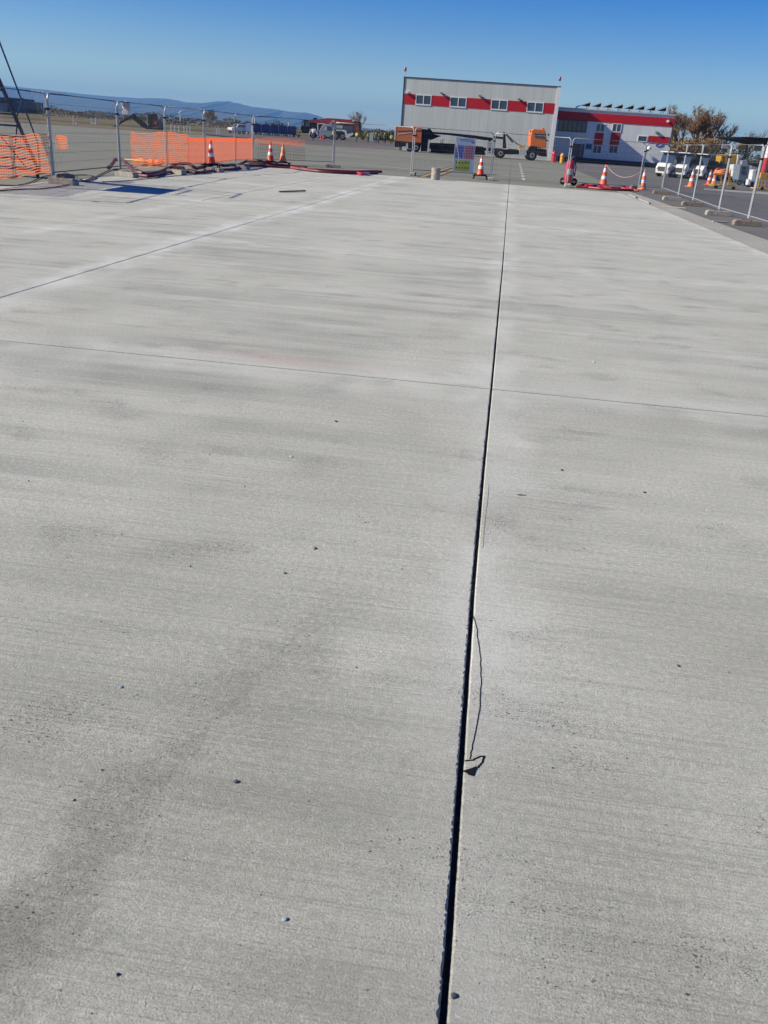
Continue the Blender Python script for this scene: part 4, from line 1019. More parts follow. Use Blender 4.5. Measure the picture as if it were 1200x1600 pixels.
net('safety_net', 'torn scrap of orange net fluttering right of the first fence joint', [lp(1, .03), lp(1, .20)], .72, 1.02, .055, .028, .1, .02, M['net'], 2, ragged=.15)
net('safety_net', 'coarse pale orange net hanging between the second and fourth fence joints', [lp(2, .2), lp(2, .6), FG[3], lp(3, .55)], .12, 1.15, .060, .022, .12, .014, M['net'], 3, ragged=.12, sag=.035)
net('safety_net', 'fine bright orange net with solid red border behind the cone', [lp(3, .52), FG[4], FG[5], FG[6]], .16, 1.04, .034, .014, .034, .009, M['net2'], 4, True, sag=.012)
net('safety_net', 'loose red-brown top strip of netting behind the two cones', [FG[6], lp(6, .5), lp(6, .62)], .80, 1.10, .045, .015, .06, .010, M['net2'], 5, ragged=.5, sag=.02)
net('safety_net', 'thin hanging net remains below the loose strip behind the two cones', [lp(6, .03), lp(6, .62)], .2, .8, .12, .010, .09, .013, mat('faded_net', (.50, .22, .13), .6), 6, ragged=.3)
# rolled net and lath bundle on the ground behind the coarse net
g = G(212, 255); g2 = G(253, 260)
t = thing('net_roll', 'rolled bundle of orange netting lying on the ground behind the coarse net', 'net roll', (g.x, g.y, 0))
pp = [g.lerp(g2, k / 14) - g + Vector((random.uniform(-.04, .04), random.uniform(-.1, .1), .13 + random.uniform(-.03, .03))) for k in range(15)]
MB().tube(pp, .07, 7, .11).build('roll', M['net'], t); MB().tube([pp[0] - Vector((.5, 0, 0.05)), pp[-1] + Vector((.1, .05, 0))], .03, 5).build('lath', M['yellow'], t)

# ---- mobile stairs on the left
g = G(62, 276.5)
t = thing('mobile_stairs', 'dark blue mobile boarding stairs leaning up at the left edge behind the fence', 'stairs', (g.x, g.y, 0))
bX, bY, bZ = -.12 * 1.15, -1.75, 2.45
def st(u, x=0., dz=0.): return (bX * u + x, bY * u, bZ * u + dz)
Wd = 1.15
for x in (0, -Wd): MB().tube([st(.0, x, .12), st(1, x)], .055, 4).build('stringer', M['blue'], t)
for x in (0.06, -Wd - .06):
    rl = MB().tube([st(.03, x, .1), st(.03, x, .75), st(.98, x, .98)], .02, 6).tube([st(.98, x, .98), st(.98, x, 0)], .02, 6)
    rl.tube([st(.98, x, .98), (st(.98, x)[0], st(.98, x)[1] - 1.7, bZ + .95)], .02, 6).tube([(st(.98, x)[0], st(.98, x)[1] - 1.7, bZ + .95), (st(.98, x)[0], st(.98, x)[1] - 1.7, bZ)], .02, 6)
    rl.build('handrail', M['blue'], t, True)
for k in range(9):
    u = (k + .7) / 9.5; p = st(u); MB().box(p[0] - Wd, p[0], p[1] - .09, p[1] + .09, p[2] - .022, p[2] + .022).build('step', M['blue'], t)
MB().box(bX - Wd - .05, bX + .05, bY - 1.8, bY + .05, bZ - .07, bZ + .02).build('platform', M['blue'], t)
MB().tube([(0.0, 0, .12), (bX, bY - 1.2, .3)], .0, 4)
MB().tube([(-.05, .05, .18), (-Wd, .05, .18)], .04, 4).tube([(-.05, .0, .14), (-.05, 0, .0)], .05, 5).tube([(-Wd, .0, .14), (-Wd, 0, .0)], .05, 5).build('base_frame', M['blue'], t)
MB().tube([(-.02, -1.0, 1.3), (-.7, .05, .2)], .018, 5).tube([(-.75, -1.0, 1.3), (-.35, .05, .2)], .018, 5).tube([st(.55, 0), st(.62, .3, .32)], .018, 5).build('brace', M['blue'], t)
for x in (-.2, -Wd + .1):
    MB().tube([(bX + x, bY - 1.6, bZ - .05), (bX + x, bY - 1.6, .3)], .03, 6).build('leg', M['blue'], t)

# ---- cones
def cone(px, yb, yt, label, m, stripes=True, z0=.0, stand=False, Yf=None):
    g = G(px, yb) if Yf is None else DD(px, yb, Yf)
    h = DD(px, yt, g.y).z - z0
    t = thing('traffic_cone', label, 'traffic cone', (g.x, g.y, z0 + .003), random.uniform(0, 1), 'orange traffic cones')
    rb, rt = h * .185, h * .035
    rad = lambda f: rb + (rt - rb) * f
    MB().box(-h * .25, h * .25, -h * .25, h * .25, 0, .035).build('base', M['black'] if stand else m, t, bevel=.01)
    prof = [(rad(0) * 1.12, .035), (rad(0), .07)] + [(rad(f), .07 + (h - .07) * f) for f in (.2, .4, .6, .8, 1)]
    MB().lathe(prof, n=24).build('cone', m, t, True)
    if stripes:
        for f0, f1 in ((.26, .44), (.64, .82)): MB().lathe([(rad(f0) + .004, .07 + (h - .07) * f0), (rad(f1) + .004, .07 + (h - .07) * f1)], n=24).build('stripe', M['white'], t, True)
    return t, g, h
def stand(px, yb, label, zt):
    g = G(px, yb + 4); t = thing('cone_stand', label, 'stand', (g.x, g.y, .002), 0, 'low steel stands under cones')
    MB().box(-.36, .36, -.2, .2, zt - .03, zt).build('plate', M['dark'], t, bevel=.008)
    for sx in (-1, 1):
        for sy in (-1, 1): MB().tube([(sx * .26, sy * .14, zt - .03), (sx * .32, sy * .17, .0)], .025, 6).build('leg', M['dark'], t)
    return g
for (px, yb, yt, lb, m, sb) in ((330, 260.5, 219.5, 'striped red and white cone in front of the fine orange net', M['cone'], 'steel stand under the cone at the fine orange net'),
                            (422.5, 255, 221.5, 'striped red and white cone, left one of the pair behind the hoses', M['cone'], 'steel stand under the left cone of the pair'),
                            (442, 256, 224, 'plain faded orange cone, right one of the pair behind the hoses', M['coneor'], 'steel stand under the right cone of the pair'),
                            (750, 276, 242.5, 'striped red and white cone right of the safety board', M['cone'], 'steel stand under the cone beside the safety board')):
    gg = stand(px, yb, sb, .17)
    t, g, h = cone(px, yb, yt, lb, m, m is M['cone'] or True, .17, True, gg.y)
    if m is M['coneor']:
        for ch in list(t.children):
            if ch.name.startswith('stripe'): ch.data.materials.clear(); ch.data.materials.append(mat('washed_stripe', (.72, .42, .25), .6))
tA, gA, hA = cone(942, 290.5, 257, 'striped orange cone holding the left end of the hanging chain', M['coneor'])
for ch in tA.children:
    if ch.name.startswith('cone') or ch.name.startswith('base'): ch.data.materials.clear(); ch.data.materials.append(mat('bright_cone_orange', (.85, .13, .04), .5))
tB, gB, hB = cone(1003, 296, 264.5, 'striped faded orange cone next to the corner fence post', M['coneor'])
cone(1079, 292, 263, 'plain orange cone in front of the buggies', M['coneor'])
cone(1107, 289, 265, 'striped red cone left of the yellow trolley', M['cone'])
cone(1114, 290.5, 267, 'pinkish orange cone touching the yellow trolley', M['coneor'])
# chain
ps = []; a = Vector((gA.x, gA.y, hA)); b = Vector((FG[11].x - .05, FG[11].y, .80))
for k in range(25): u = k / 24; p = a.lerp(b, u); p.z -= .62 * 4 * u * (1 - u) * .62; ps.append(p - a)
t = thing('barrier_chain', 'red and white plastic chain sagging between cone and fence post', 'chain', a)
lk = MB()
for k in range(24):
    p, q = ps[k], ps[k + 1]; lk.tube([p, p.lerp(q, .9)], .012, 5)
lk.build('chain', mat('pink_chain', (.62, .35, .28), .6), t)

# ---- wheeled fire extinguisher
g = G(887.5, 289.5); g.y += .15
t = thing('wheeled_fire_extinguisher', 'large red fire extinguisher on wheels in front of the fence', 'fire extinguisher', (g.x, g.y, 0))
hh = DD(887, 247, g.y).z
MB().lathe([(.16, .1), (.215, .16), (.215, hh * .80), (.16, hh * .90), (.06, hh * .96)], n=24).build('cylinder', M['extred'], t, True)
lb_ = MB(); n_ = 8
for k in range(n_ + 1):
    an = R(-120) + R(85) * k / n_; lb_.v += [(.218 * math.cos(an), .218 * math.sin(an), hh * .40), (.218 * math.cos(an), .218 * math.sin(an), hh * .62)]
    if k: lb_.f.append((2 * k - 2, 2 * k, 2 * k + 1, 2 * k - 1))
lb_.build('label_plate', mat('paper_label', (.60, .55, .52), .6, 0, .1, 30), t, True)
MB().lathe([(.05, 0), (.06, .05), (.03, .12)], n=12, z=hh * .95).tube([(0, 0, hh * 1.03), (.12, 0, hh * 1.06)], .018).build('valve', M['steel'], t, True)
MB().tube([(.2, .05, hh * .9), (.27, .02, hh * .7), (.26, -.03, hh * .35), (.2, -.06, hh * .5)], .022, 6).build('hose', M['black'], t, True)
MB().tube([(.13, .17, .2), (.16, .2, hh * 1.0), (.34, .2, hh * 1.0)], .018, 6).tube([(-.13, .17, .2), (-.13, .2, hh * 1.0), (.16, .2, hh)], .018, 6).build('handle', M['dark'], t, True)
for x in (-.22, .27):
    w_ = MB().disc((x, .16), .16, .02, .10, 20).build('wheel', M['black'], t, True, .01); MB().disc((x, .16), .06, .0, .12, 12).build('hub', M['rim'], w_)
t.rotation_euler = (0, 0, R(-8))

# ---- test cylinder
g = G(680, 281)
t = thing('concrete_test_drum', 'short grey concrete cylinder standing on the slab edge left of the safety board', 'drum', (g.x, g.y, 0))
MB().lathe([(.175, 0), (.18, .02), (.185, .45), (.175, .47), (.15, .47), (.14, .44)], n=24).build('cylinder', M['foot'], t, True); 
MB().lathe([(.19, .0), (.19, .03)], n=24, z=.40).build('rim', M['foot'], t, True)

# ---- safety board on the fence
a, b = FG[8], FG[9]; ang = math.atan2((b - a).y, (b - a).x)
pl = Plane(a.x, a.y, ang)
t = thing('safety_board', 'white pictogram safety board with blue, red and yellow fields tied to the fence', 'sign', (a.x - .07 * math.sin(-ang), a.y - .07, 0), ang)
U0 = pl.uv(709, 240)[0]; U1 = pl.uv(741, 240)[0]; ZT = pl.uv(725, 215)[1]; ZB = pl.uv(725, 269)[1]
bd = MB().box(U0, U1, -.012, 0, ZB, ZT).build('board', mat('pale_blue_white_board', (.80, .82, .84), .5, 0, .06, 3), t)
z1, z2, z3, z4 = pl.uv(725, 227.5)[1], pl.uv(725, 248)[1], pl.uv(725, 250.5)[1], pl.uv(725, 267)[1]
um = U0 + (U1 - U0) * .47; iw = .02
MB().box(U0 + .04, um - .015, -.018, -.0125, z2, z1).build('blue_field', mat('mandatory_blue', (.12, .13, .42), .5), t)
MB().box(um + .015, U1 - .035, -.018, -.0125, z2, z1).build('red_field', mat('prohibition_red', (.58, .17, .20), .5), t)
MB().box(U0 + .08, U1 - .18, -.018, -.0125, z4, z3).build('yellow_field', mat('warning_yellow', (.68, .68, .10), .5), t)
sy = MB(); sr = MB(); sw = MB()
for r_ in range(5):
    for c_ in range(4):
        cx = U0 + .04 + (um - .015 - U0 - .04) * (c_ + .5) / 4; cz = z1 - (z1 - z2) * (r_ + .5) / 5; s_ = .030
        sy.disc((cx, cz), s_, -.021, -.0185, 10)
        cx = um + .015 + (U1 - .035 - um - .015) * (c_ + .5) / 4; sr.disc((cx, cz), s_ * .95, -.021, -.0185, 10)
MBt = MB()
for r_ in range(2):
    for c_ in range(5):
        cx = U0 + .14 + (U1 - .24 - U0 - .14) * (c_ + .2) / 4.4; cz = z3 - (z3 - z4) * (r_ + .45) / 2.1; s_ = .048
        MBt.prism([(cx - s_, cz - s_ * .8), (cx + s_, cz - s_ * .8), (cx, cz + s_)], -.021, -.0185)
sy.build('blue_pictograms', mat('pictogram_lilac', (.55, .55, .72), .5), t); sr.build('red_pictograms', mat('pictogram_pink', (.78, .58, .60), .5), t); MBt.build('yellow_pictograms', mat('pictogram_dark', (.07, .07, .02), .5), t)
MB().box(U0 + .2, U1 - .1, -.018, -.0125, ZT - .10, ZT - .07).box(U0 + .25, U1 - .1, -.018, -.0125, ZT - .16, ZT - .14).box(U1 - .22, U1 - .06, -.018, -.0125, ZT - .22, ZT - .17).build('heading', mat('heading_blue', (.10, .14, .30), .5), t)
ps = [pl.uv(709.5, 214), pl.uv(711, 224), pl.uv(713, 234), pl.uv(714.5, 243), pl.uv(714.3, 250), pl.uv(712, 259)]
rb = MB()
for k, (u, z) in enumerate(ps):
    w_ = .05 if k < 4 else .035 - .01 * (k - 4); rb.v += [(u - w_ / 2 + .03, -.04, z), (u + w_ / 2 + .03, -.05, z)]
    if k: o = 2 * (k - 1); rb.f.append((o, o + 1, o + 3, o + 2))
for k in range(6): u, z = ps[k]
rbo = rb.build('white_streamer', M['white'], t)
sm_ = rbo.modifiers.new('thick', 'SOLIDIFY'); sm_.thickness = .004

# ---- hoses and cables on the ground
def ground_tube(name, label, cat, pts, r_, m, group=None, wig=.05, seed=0, lift=()):
    rnd = random.Random(seed); g = [G(*p) for p in pts]; o0 = g[0].copy(); ps = []
    for i in range(len(g) - 1):
        p0, p1, p2, p3 = g[max(i - 1, 0)], g[i], g[i + 1], g[min(i + 2, len(g) - 1)]
        for k in range(6):
            u = k / 6; q = .5 * ((2 * p1) + (p2 - p0) * u + (2 * p0 - 5 * p1 + 4 * p2 - p3) * u * u + (3 * p1 - p0 - 3 * p2 + p3) * u ** 3)
            ps.append(q + Vector((rnd.uniform(-wig, wig), rnd.uniform(-wig, wig), 0)) * .4)
    ps.append(g[-1])
    zz = [r_ + .004 + (lift[min(int(i / 6), len(lift) - 1)] if lift else 0) for i in range(len(ps))]
    # smooth lifts
    for _ in range(3): zz = [(zz[max(i - 1, 0)] + zz[i] + zz[min(i + 1, len(zz) - 1)]) / 3 for i in range(len(zz))]
    t = tag(MB().tube([p - o0 + Vector((0, 0, z - p.z)) for p, z in zip(ps, zz)], r_, 7).build(name, m, None, True), label, cat, group); t.location = o0
    return t
HG = 'hoses and cables lying along the fence'
ground_tube('hose', 'dark maroon hose winding over the concrete feet along the left fence', 'hose', [(170, 266), (178, 262), (190, 263), (205, 272), (225, 276), (245, 273), (260, 268), (275, 263), (290, 266), (305, 270), (318, 264), (335, 262), (352, 266), (368, 262), (384, 256), (395, 259), (420, 261), (450, 262), (480, 264)], .055, M['maroon'], HG, .05, 1, (.02, .2, .22, .05, 0, 0, .02, .12, .18, .05, 0, .1, .1, 0, .06, .16, .05, 0, 0))
ground_tube('hose', 'second maroon hose running beside the first along the left fence', 'hose', [(208, 275), (235, 278), (262, 272), (290, 271), (312, 272), (340, 268), (365, 266), (390, 261), (430, 262.5), (470, 265)], .045, M['maroon'], HG, .06, 2)
ground_tube('hose', 'red flat hose lying in front of the fence before the fire engine', 'hose', [(455, 264), (480, 267), (515, 269), (550, 270.5), (580, 270), (596, 270.5)], .055, M['redhose'], HG, .06, 3)
ground_tube('hose', 'brownish red hose just in front of the flat red hose', 'hose', [(462, 265.5), (500, 270), (540, 272.5), (570, 273), (590, 272.5)], .05, M['maroon'], HG, .06, 4)
ground_tube('hose', 'short bright red hose end lying below the other hoses', 'hose', [(558, 273), (566, 274.3), (575, 273.5)], .06, M['extred'], HG, .02, 5)
ground_tube('hose', 'red hose coil left strand between extinguisher and orange cone', 'hose', [(903, 292), (915, 290), (930, 292), (950, 295), (970, 296), (992, 299)], .05, M['redhose'], HG, .05, 6)
ground_tube('hose', 'front red hose strand lying below the orange cone', 'hose', [(900, 293.5), (920, 295), (940, 297), (965, 298.5), (985, 299), (997, 300)], .05, M['redhose'], HG, .05, 7)
ground_tube('hose', 'middle red hose strand looping below the orange cone', 'hose', [(908, 290), (922, 292.5), (938, 291), (955, 297), (975, 294), (990, 297)], .045, M['redhose'], HG, .05, 8)
ground_tube('cable', 'thin black cable crossing from the stairs to the second fence foot', 'cable', [(-20, 290), (20, 291), (45, 287), (62, 279), (80, 274)], .012, M['cable'], HG, .03, 9)
ground_tube('cable', 'thin black cable looping right of the first fence foot', 'cable', [(108, 277), (122, 274.5), (140, 275), (150, 279), (136, 284), (125, 281), (118, 277)], .014, M['cable'], HG, .02, 10)
ground_tube('cable', 'thin black cable rising from the loop to the maroon hose', 'cable', [(130, 284), (145, 279), (160, 272), (172, 266)], .014, M['cable'], HG, .02, 11)
ground_tube('cable', 'long thin cable lying in front of the first fence foot', 'cable', [(-10, 300), (30, 297), (66, 296), (95, 292), (110, 289)], .012, M['cable'], HG, .03, 12)
ground_tube('cable', 'thin cable running along the slab towards the net', 'cable', [(160, 285), (200, 283), (240, 279), (280, 275), (330, 272)], .010, M['cable'], HG, .03, 13)
a = G(436, 301.3); b = G(477, 299.8); 
t = tag(MB().tube([(0, 0, .03), tuple((b - a) + Vector((0, 0, .03)))], .022, 6).build('steel_bar', M['rust'], None, True), 'short dark brown steel bar lying alone on the slab', 'bar'); t.location = a
# laths and debris on the right edge of the slab
for k, (p, q, lb) in enumerate((((982, 305), (993, 310), 'small broken concrete strip at the right slab corner'), ((998, 312), (1014, 319), 'longer broken concrete strip on the right slab edge'))):
    a, b = G(*p), G(*q); d = b - a; t = tag(MB().plan([(0, 0), (d.x * .3, d.y * .3 + .12), tuple(d.xy), (d.x * .6 + .12, d.y * .6 - .1)], 0, .05).build('concrete_shard', M['foot'], None, bevel=.01), lb, 'debris', 'debris on the right slab edge'); t.location = (a.x, a.y, .004)
for k, (p, q, lb) in enumerate((((1034, 323), (1072, 326.5), 'pale lath lying in front of the third block of the right-hand row'), ((1113, 347), (1136, 348.5), 'short pale lath in front of the fourth block of the right-hand row'))):
    a, b = G(*p), G(*q); d = b - a; nn = Vector((-d.y, d.x, 0)).normalized() * .05
    t = tag(MB().plan([(-nn.x, -nn.y), (nn.x, nn.y), (d.x + nn.x, d.y + nn.y), (d.x - nn.x, d.y - nn.y)], 0, .03).build('lath', mat('pale_wood', (.40, .34, .27), .8), None, bevel=.005), lb, 'lath', 'laths by the right fence'); t.location = (a.x, a.y, .007)

# ================================================================= RIGHT SIDE EQUIPMENT
def buggy(px, py, label):
    g = G(px, py)
    t = thing('electric_buggy', label, 'buggy', (g.x, g.y, .004), R(38), 'white electric buggies parked side by side')
    return t
b0 = None
for k, (px, py, lb) in enumerate(((1049, 277, 'white electric buggy, farthest left of the three'), (1074, 279, 'white electric buggy in the middle of the three'), (1101, 281, 'white electric buggy, rightmost of the three'))):
    if b0 is None:
        t = buggy(px, py, lb)
        MB().prism([(-1.3, .25), (-1.35, .65), (-1.2, .95), (-.95, 1.0), (-.75, .55), (-.1, .42), (.25, .42), (.35, .75), (1.2, .8), (1.3, .5), (1.25, .25)], -.6, .6).build('body', M['wpaint'], t, bevel=.05)
        MB().box(-.05, .4, -.5, .5, .76, .86).prism([(.38, .8), (.52, .8), (.62, 1.35), (.5, 1.35)], -.5, .5).build('seat', M['dgrey'], t, bevel=.03)
        MB().box(-1.1, 1.1, -.62, .62, 1.74, 1.8).build('roof', M['wpaint'], t, bevel=.02)
        for (x, x2) in ((-.95, -.7), (1.0, 1.0)):
            for y in (-.58, .58): MB().tube([(x, y, .85), (x2 if x < 0 else x, y, 1.75)], .022, 6).build('post', M['dgrey'], t)
        MB().prism([(-.93, 1.0), (-.90, 1.0), (-.71, 1.7), (-.74, 1.7)], -.55, .55).build('windscreen', M['glass'], t)
        MB().box(-1.37, -1.345, -.38, .38, .42, .72).build('shade_plate', M['dgrey'], t)  # dark plate added to suggest the shadow inside the open cabin
        for y_ in (-.55, .42): MB().box(-1.38, -1.34, y_, y_ + .13, .56, .68).build('headlight', M['white'], t)
        MB().box(.65, 1.2, -.5, .5, .8, 1.25).build('rear_box', M['dgrey'], t, bevel=.03)
        for x in (-.85, .85):
            for y in (-.64, .46):
                w_ = MB().disc((x, .26), .26, y, y + .18, 18).build('wheel', M['black'], t, True); MB().disc((x, .26), .12, y - .015, y + .195, 12).build('rim', M['rim'], w_)
        b0 = t
    else:
        t = copy_tree(b0); g = G(px, py); t.location = (g.x, g.y, .004); t['label'] = lb
for px, py, lb in ((1042, 271, 'white plastic barrier standing left of the first buggy'),):
    v = Veh('plastic_barrier', lb, 'barrier', px, 274); v.poly('body', M['wpaint'], [(1035.5, 272.5), (1037, 258), (1040.5, 254.5), (1043.5, 255.5), (1041, 273)], 0, .5, bevel=.05)
    v.poly('foot', M['lgrey'], [(1034.5, 274), (1034.5, 272.6), (1042.5, 273), (1042.5, 274.5)], -.1, .6)
v = Veh('yellow_trolley', 'yellow tubular towing trolley with orange hoses heaped on top', 'trolley', 1135, 296)
for (x0, x1, y0, y1) in ((1117.5, 1119, 272, 290), (1127, 1128.3, 272, 290.5), (1138.5, 1140, 273, 291), (1141, 1142.2, 265, 289)):
    v.poly('post', M['yellow'], [(x0, y0), (x1, y0), (x1 - 1, y1), (x0 - 1, y1)], 0, .06)
v.poly('deck', M['yellow'], [(1115, 288.5), (1151, 290.5), (1151, 292), (1115, 290.2)], 0, 1.1)
v.poly('top_rail', M['yellow'], [(1118, 272), (1140, 273.2), (1140, 274.5), (1118, 273.3)], 0, .06)
hm = MB()
for k in range(5):
    c_ = v.uv(1131, 269); pts = [(c_[0] + (.42 - .03 * k) * math.cos(a), .35 + .35 * math.sin(a) , c_[1] - .12 + .05 * k + .06 * math.sin(2 * a + k)) for a in [2 * math.pi * j / 16 for j in range(17)]]
    hm.tube(pts, .05, 6)
hm.build('hose_heap', M['coneor'], v.root, True)
for x in (1120, 1148): v.wheel(x, 293, 2.6, .1, .25, False)
def box_thing(name, label, cat, base, m, pts, y1, extra=None, group=None, Yb=None):
    v = Veh(name, label, cat, *base, Y=Yb, group=group) if Yb is None else Veh(name, label, cat, base[0], base[1], 0, Yb, group)
    v.poly('body', m, pts, 0, y1, bevel=.04)
    if extra: extra(v)
    return v
def ex_y(v):
    for x in (1129.5, 1136.5): v.poly('panel_recess', M['dgrey'], [(x, 243), (x + .8, 243), (x + .6, 255), (x - .2, 255)], -.02, -.001)
    v.wheel(1129, 270, 5, .05, .3, False); v.wheel(1143, 270, 5, .05, .3, False)
box_thing('yellow_generator', 'yellow generator housing standing behind the yellow trolley', 'generator', (1137, 283), M['yellow'], [(1125.5, 256), (1127, 242), (1152, 241.5), (1150.5, 258)], 1.2, ex_y)
box_thing('beige_cabinet', 'narrow beige white cabinet rising behind the white box', 'cabinet', (1154, 283), mat('cream_paint', (.62, .56, .50), .5), [(1150.5, 257), (1153, 242), (1158.8, 242), (1156.5, 282), (1151, 281)], .7, lambda v: v.poly('door_handle', M['dark'], [(1155.5, 247), (1156.3, 247), (1156.2, 250), (1155.4, 250)], -.03, -.001))
box_thing('white_cabinet', 'tall white cabinet between the trolley and the grey unit', 'cabinet', (1149, 286), M['wpaint'], [(1144, 276), (1146, 257.5), (1154.5, 257), (1151.5, 278.5)], .8, lambda v: (v.poly('leg', M['dark'], [(1145, 276), (1146, 276), (1146, 286), (1145, 286)], .1, .2), v.poly('leg', M['dark'], [(1150, 278), (1151, 278), (1151, 286), (1150, 286)], .1, .2)))
def ex_g(v):
    v.poly('louvre', M['dgrey'], [(1159, 260), (1165, 260), (1164, 272), (1158, 272)], -.02, -.001)
    v.poly('exhaust', M['dark'], [(1161.5, 248), (1163, 248), (1163, 258), (1161.5, 258)], .3, .4)
    v.poly('fittings', M['steel'], [(1161, 251), (1168, 250), (1169, 257.4), (1160, 257.3)], .1, .5)
    v.wheel(1157, 284, 3.5, .1, .3); v.wheel(1168, 284, 3.5, .1, .3)
box_thing('grey_power_unit', 'blue-grey ground power unit on small wheels in the middle of the equipment', 'power unit', (1163, 290), mat('blue_grey_paint', (.16, .20, .24), .5), [(1153, 281.5), (1156.5, 258), (1172, 258), (1168, 284)], 1.2, ex_g)
box_thing('white_box', 'upper white box at the right side of the blue-grey unit', 'box', (1168, 288), M['wpaint'], [(1164.5, 275), (1168.5, 259), (1175.5, 259.3), (1173, 276)], .5, lambda v: v.poly('stand', M['dark'], [(1167, 276), (1172, 276), (1171, 288), (1166, 288)], .1, .3))
box_thing('white_box', 'larger white box left of the red and white pole', 'box', (1177, 293), M['wpaint'], [(1173, 283.5), (1176.5, 265.5), (1182.8, 265.5), (1180, 284.5)], .6, lambda v: v.poly('stand', M['dark'], [(1174, 284.5), (1179, 285), (1178, 293), (1173, 293)], .1, .4))
box_thing('white_box', 'smallest white box low beside the larger white box', 'box', (1170, 292.5), M['wpaint'], [(1167.5, 289.5), (1169.5, 280), (1174.5, 280.2), (1172.5, 290)], .4, lambda v: v.poly('foot', M['dark'], [(1168, 290), (1172, 290), (1172, 292.5), (1168, 292.5)], .05, .3))
# concrete kerb island under the equipment
sheet('kerb_strip', [G(1100, 297).xy, G(1180, 303).xy, G(1240, 307).xy, G(1240, 303).xy, G(1180, 299.5).xy, G(1100, 294.5).xy], .012, M['dust'])
# red-white pole with yellow base
g = G(1187, 297)
t = thing('barrier_pole', 'tall upright red and white pole in a yellow bracket at the right edge', 'pole', (g.x, g.y, 0))
zz = [DD(1190, y, g.y).z for y in (270, 246, 225, 150)]
MB().lathe([(.17, 0), (.155, zz[1] - zz[0])], n=18, z=zz[0]).build('red_section', M['extred'], t, True)
MB().lathe([(.155, 0), (.145, zz[2] - zz[1]), (.12, zz[3] - zz[1])], n=18, z=zz[1]).build('white_section', M['wpaint'], t, True)
MB().box(-.22, .22, -.2, .2, zz[0] - .3, zz[0]).build('collar', M['yellow'], t, bevel=.02)
MB().lathe([(.12, 0), (.12, .05)], n=18, z=zz[2]).tube([(.0, 0, zz[2]), (.5, .0, zz[2] + .02)], .02).build('ring', M['dark'], t)
for x in (-.2, -.03, .18): MB().box(x - .025, x + .025, -.18, -.13, .1, zz[0] - .3).build('bracket_leg', M['yellow'], t)
MB().box(-.4, 1.2, -.3, .5, .06, .12).build('base', M['yellow'], t)
for x in (0, .8): MB().disc((x, .1), .1, -.35, -.31, 14).build('wheel', M['black'], t)

# dark canopy
cp = DD(1150, 255, 92.)
plc = Plane(cp.x, cp.y, R(0))
t = thing('canopy', 'dark flat-roofed canopy on thin posts at the right edge', 'canopy', (cp.x, cp.y, 0))
ua = plc.uv(1111, 222)[0] + 2.9; ub = ua + 24; zc = plc.uv(1150, 213)[1]
MB().prism([(ua, zc - .12), (ua, zc), (ub, zc + .6), (ub, zc - .9), (ua + 5.5, zc - .78)], 0, 8).build('roof', M['dark'], t)
for x in (ua + .8, ua + 2.5, ua + 4.6, ua + 7, ua + 9.5): MB().box(x - .07, x + .07, .3, .44, 0, zc - .35).build('post', M['dark'], t)
for k, x in enumerate((1121, 1131, 1143, 1152)):
    u = ua + 1.0 + 1.7 * k; MB().box(u - .35, u + .45, 7.2, 7.3, zc - 1.1, zc - .62).build('advert_panel', M['lgrey'] if k != 1 else M['yellow'], t)
cp2 = DD(1150, 258, 100.)
box_thing('grey_container', 'grey long container standing below the canopy', 'container', (1170, 262), M['dgrey'], [(1150, 262), (1150, 241), (1230, 243), (1230, 266)], 2.4, lambda v: (v.poly('pale_stripe', M['lgrey'], [(1172, 246), (1188, 247), (1188, 253), (1172, 252)], -.03, -.001), v.poly('lock_rod', M['steel'], [(1160, 242), (1161, 242), (1161, 260), (1160, 260)], -.04, -.001)), Yb=98.)
box_thing('dark_shed', 'dark shed behind the yellow generator under the canopy', 'shed', (1130, 262), M['dgrey'], [(1108, 262), (1108, 236), (1150, 239), (1150, 264)], 3.0, lambda v: v.poly('door', M['dark'], [(1118, 260), (1118, 244), (1124, 244), (1124, 260)], -.03, -.001), Yb=104.)
# small lamp on the fence corner post
u_ = FG[11]; t = thing('warning_lamp', 'small white warning lamp clipped to the corner fence post', 'lamp', (u_.x + .12, u_.y - .06, 1.72))
MB().lathe([(.05, 0), (.09, .03), (.09, .12), (.05, .15)], n=12).build('lens', M['white'], t, True); MB().box(-.1, .0, -.02, .02, -.05, .0).build('clip', M['dark'], t)

# ================================================================= SMALL THINGS ON THE SLAB
# dark string lying beside the joint and the flap of joint filler
def on_slab(pts, r_, m, name, label, cat):
    g = [G(*p) for p in pts]; o0 = g[0].copy(); rnd = random.Random(5); ps = []
    for a, b in zip(g, g[1:]):
        for k in range(5): ps.append(a.lerp(b, k / 5) + Vector((rnd.uniform(-.0015, .0015), 0, 0)))
    ps.append(g[-1])
    t = tag(MB().tube([p - o0 + Vector((rnd.uniform(-.001, .001), 0, r_ * .4)) for p in ps], r_, 5).build(name, m, None, True), label, cat); t.location = o0; return t
strm = mat('black_sealant', (.012, .013, .018), .95, 0, .3, 200)
strm.node_tree.nodes['Principled BSDF'].inputs['Specular IOR Level'].default_value = .05
on_slab([(739, 962), (745, 985), (751, 1030), (752, 1070), (749, 1110), (743, 1145), (737, 1170), (734, 1186)], .0014, strm, 'sealant_string', 'thin dark curved string of sealant lying right of the open joint', 'string')
on_slab([(727, 1189), (738, 1188), (750, 1182), (757, 1182), (753, 1192), (746, 1200)], .0021, strm, 'sealant_loop', 'short dark hooked loop of sealant joined to the flap at the joint', 'string')
g = G(733, 1206); pts = [G(*p) - g for p in ((722, 1206), (735, 1202), (745, 1198), (741, 1207), (739, 1213), (732, 1211), (727, 1207))]
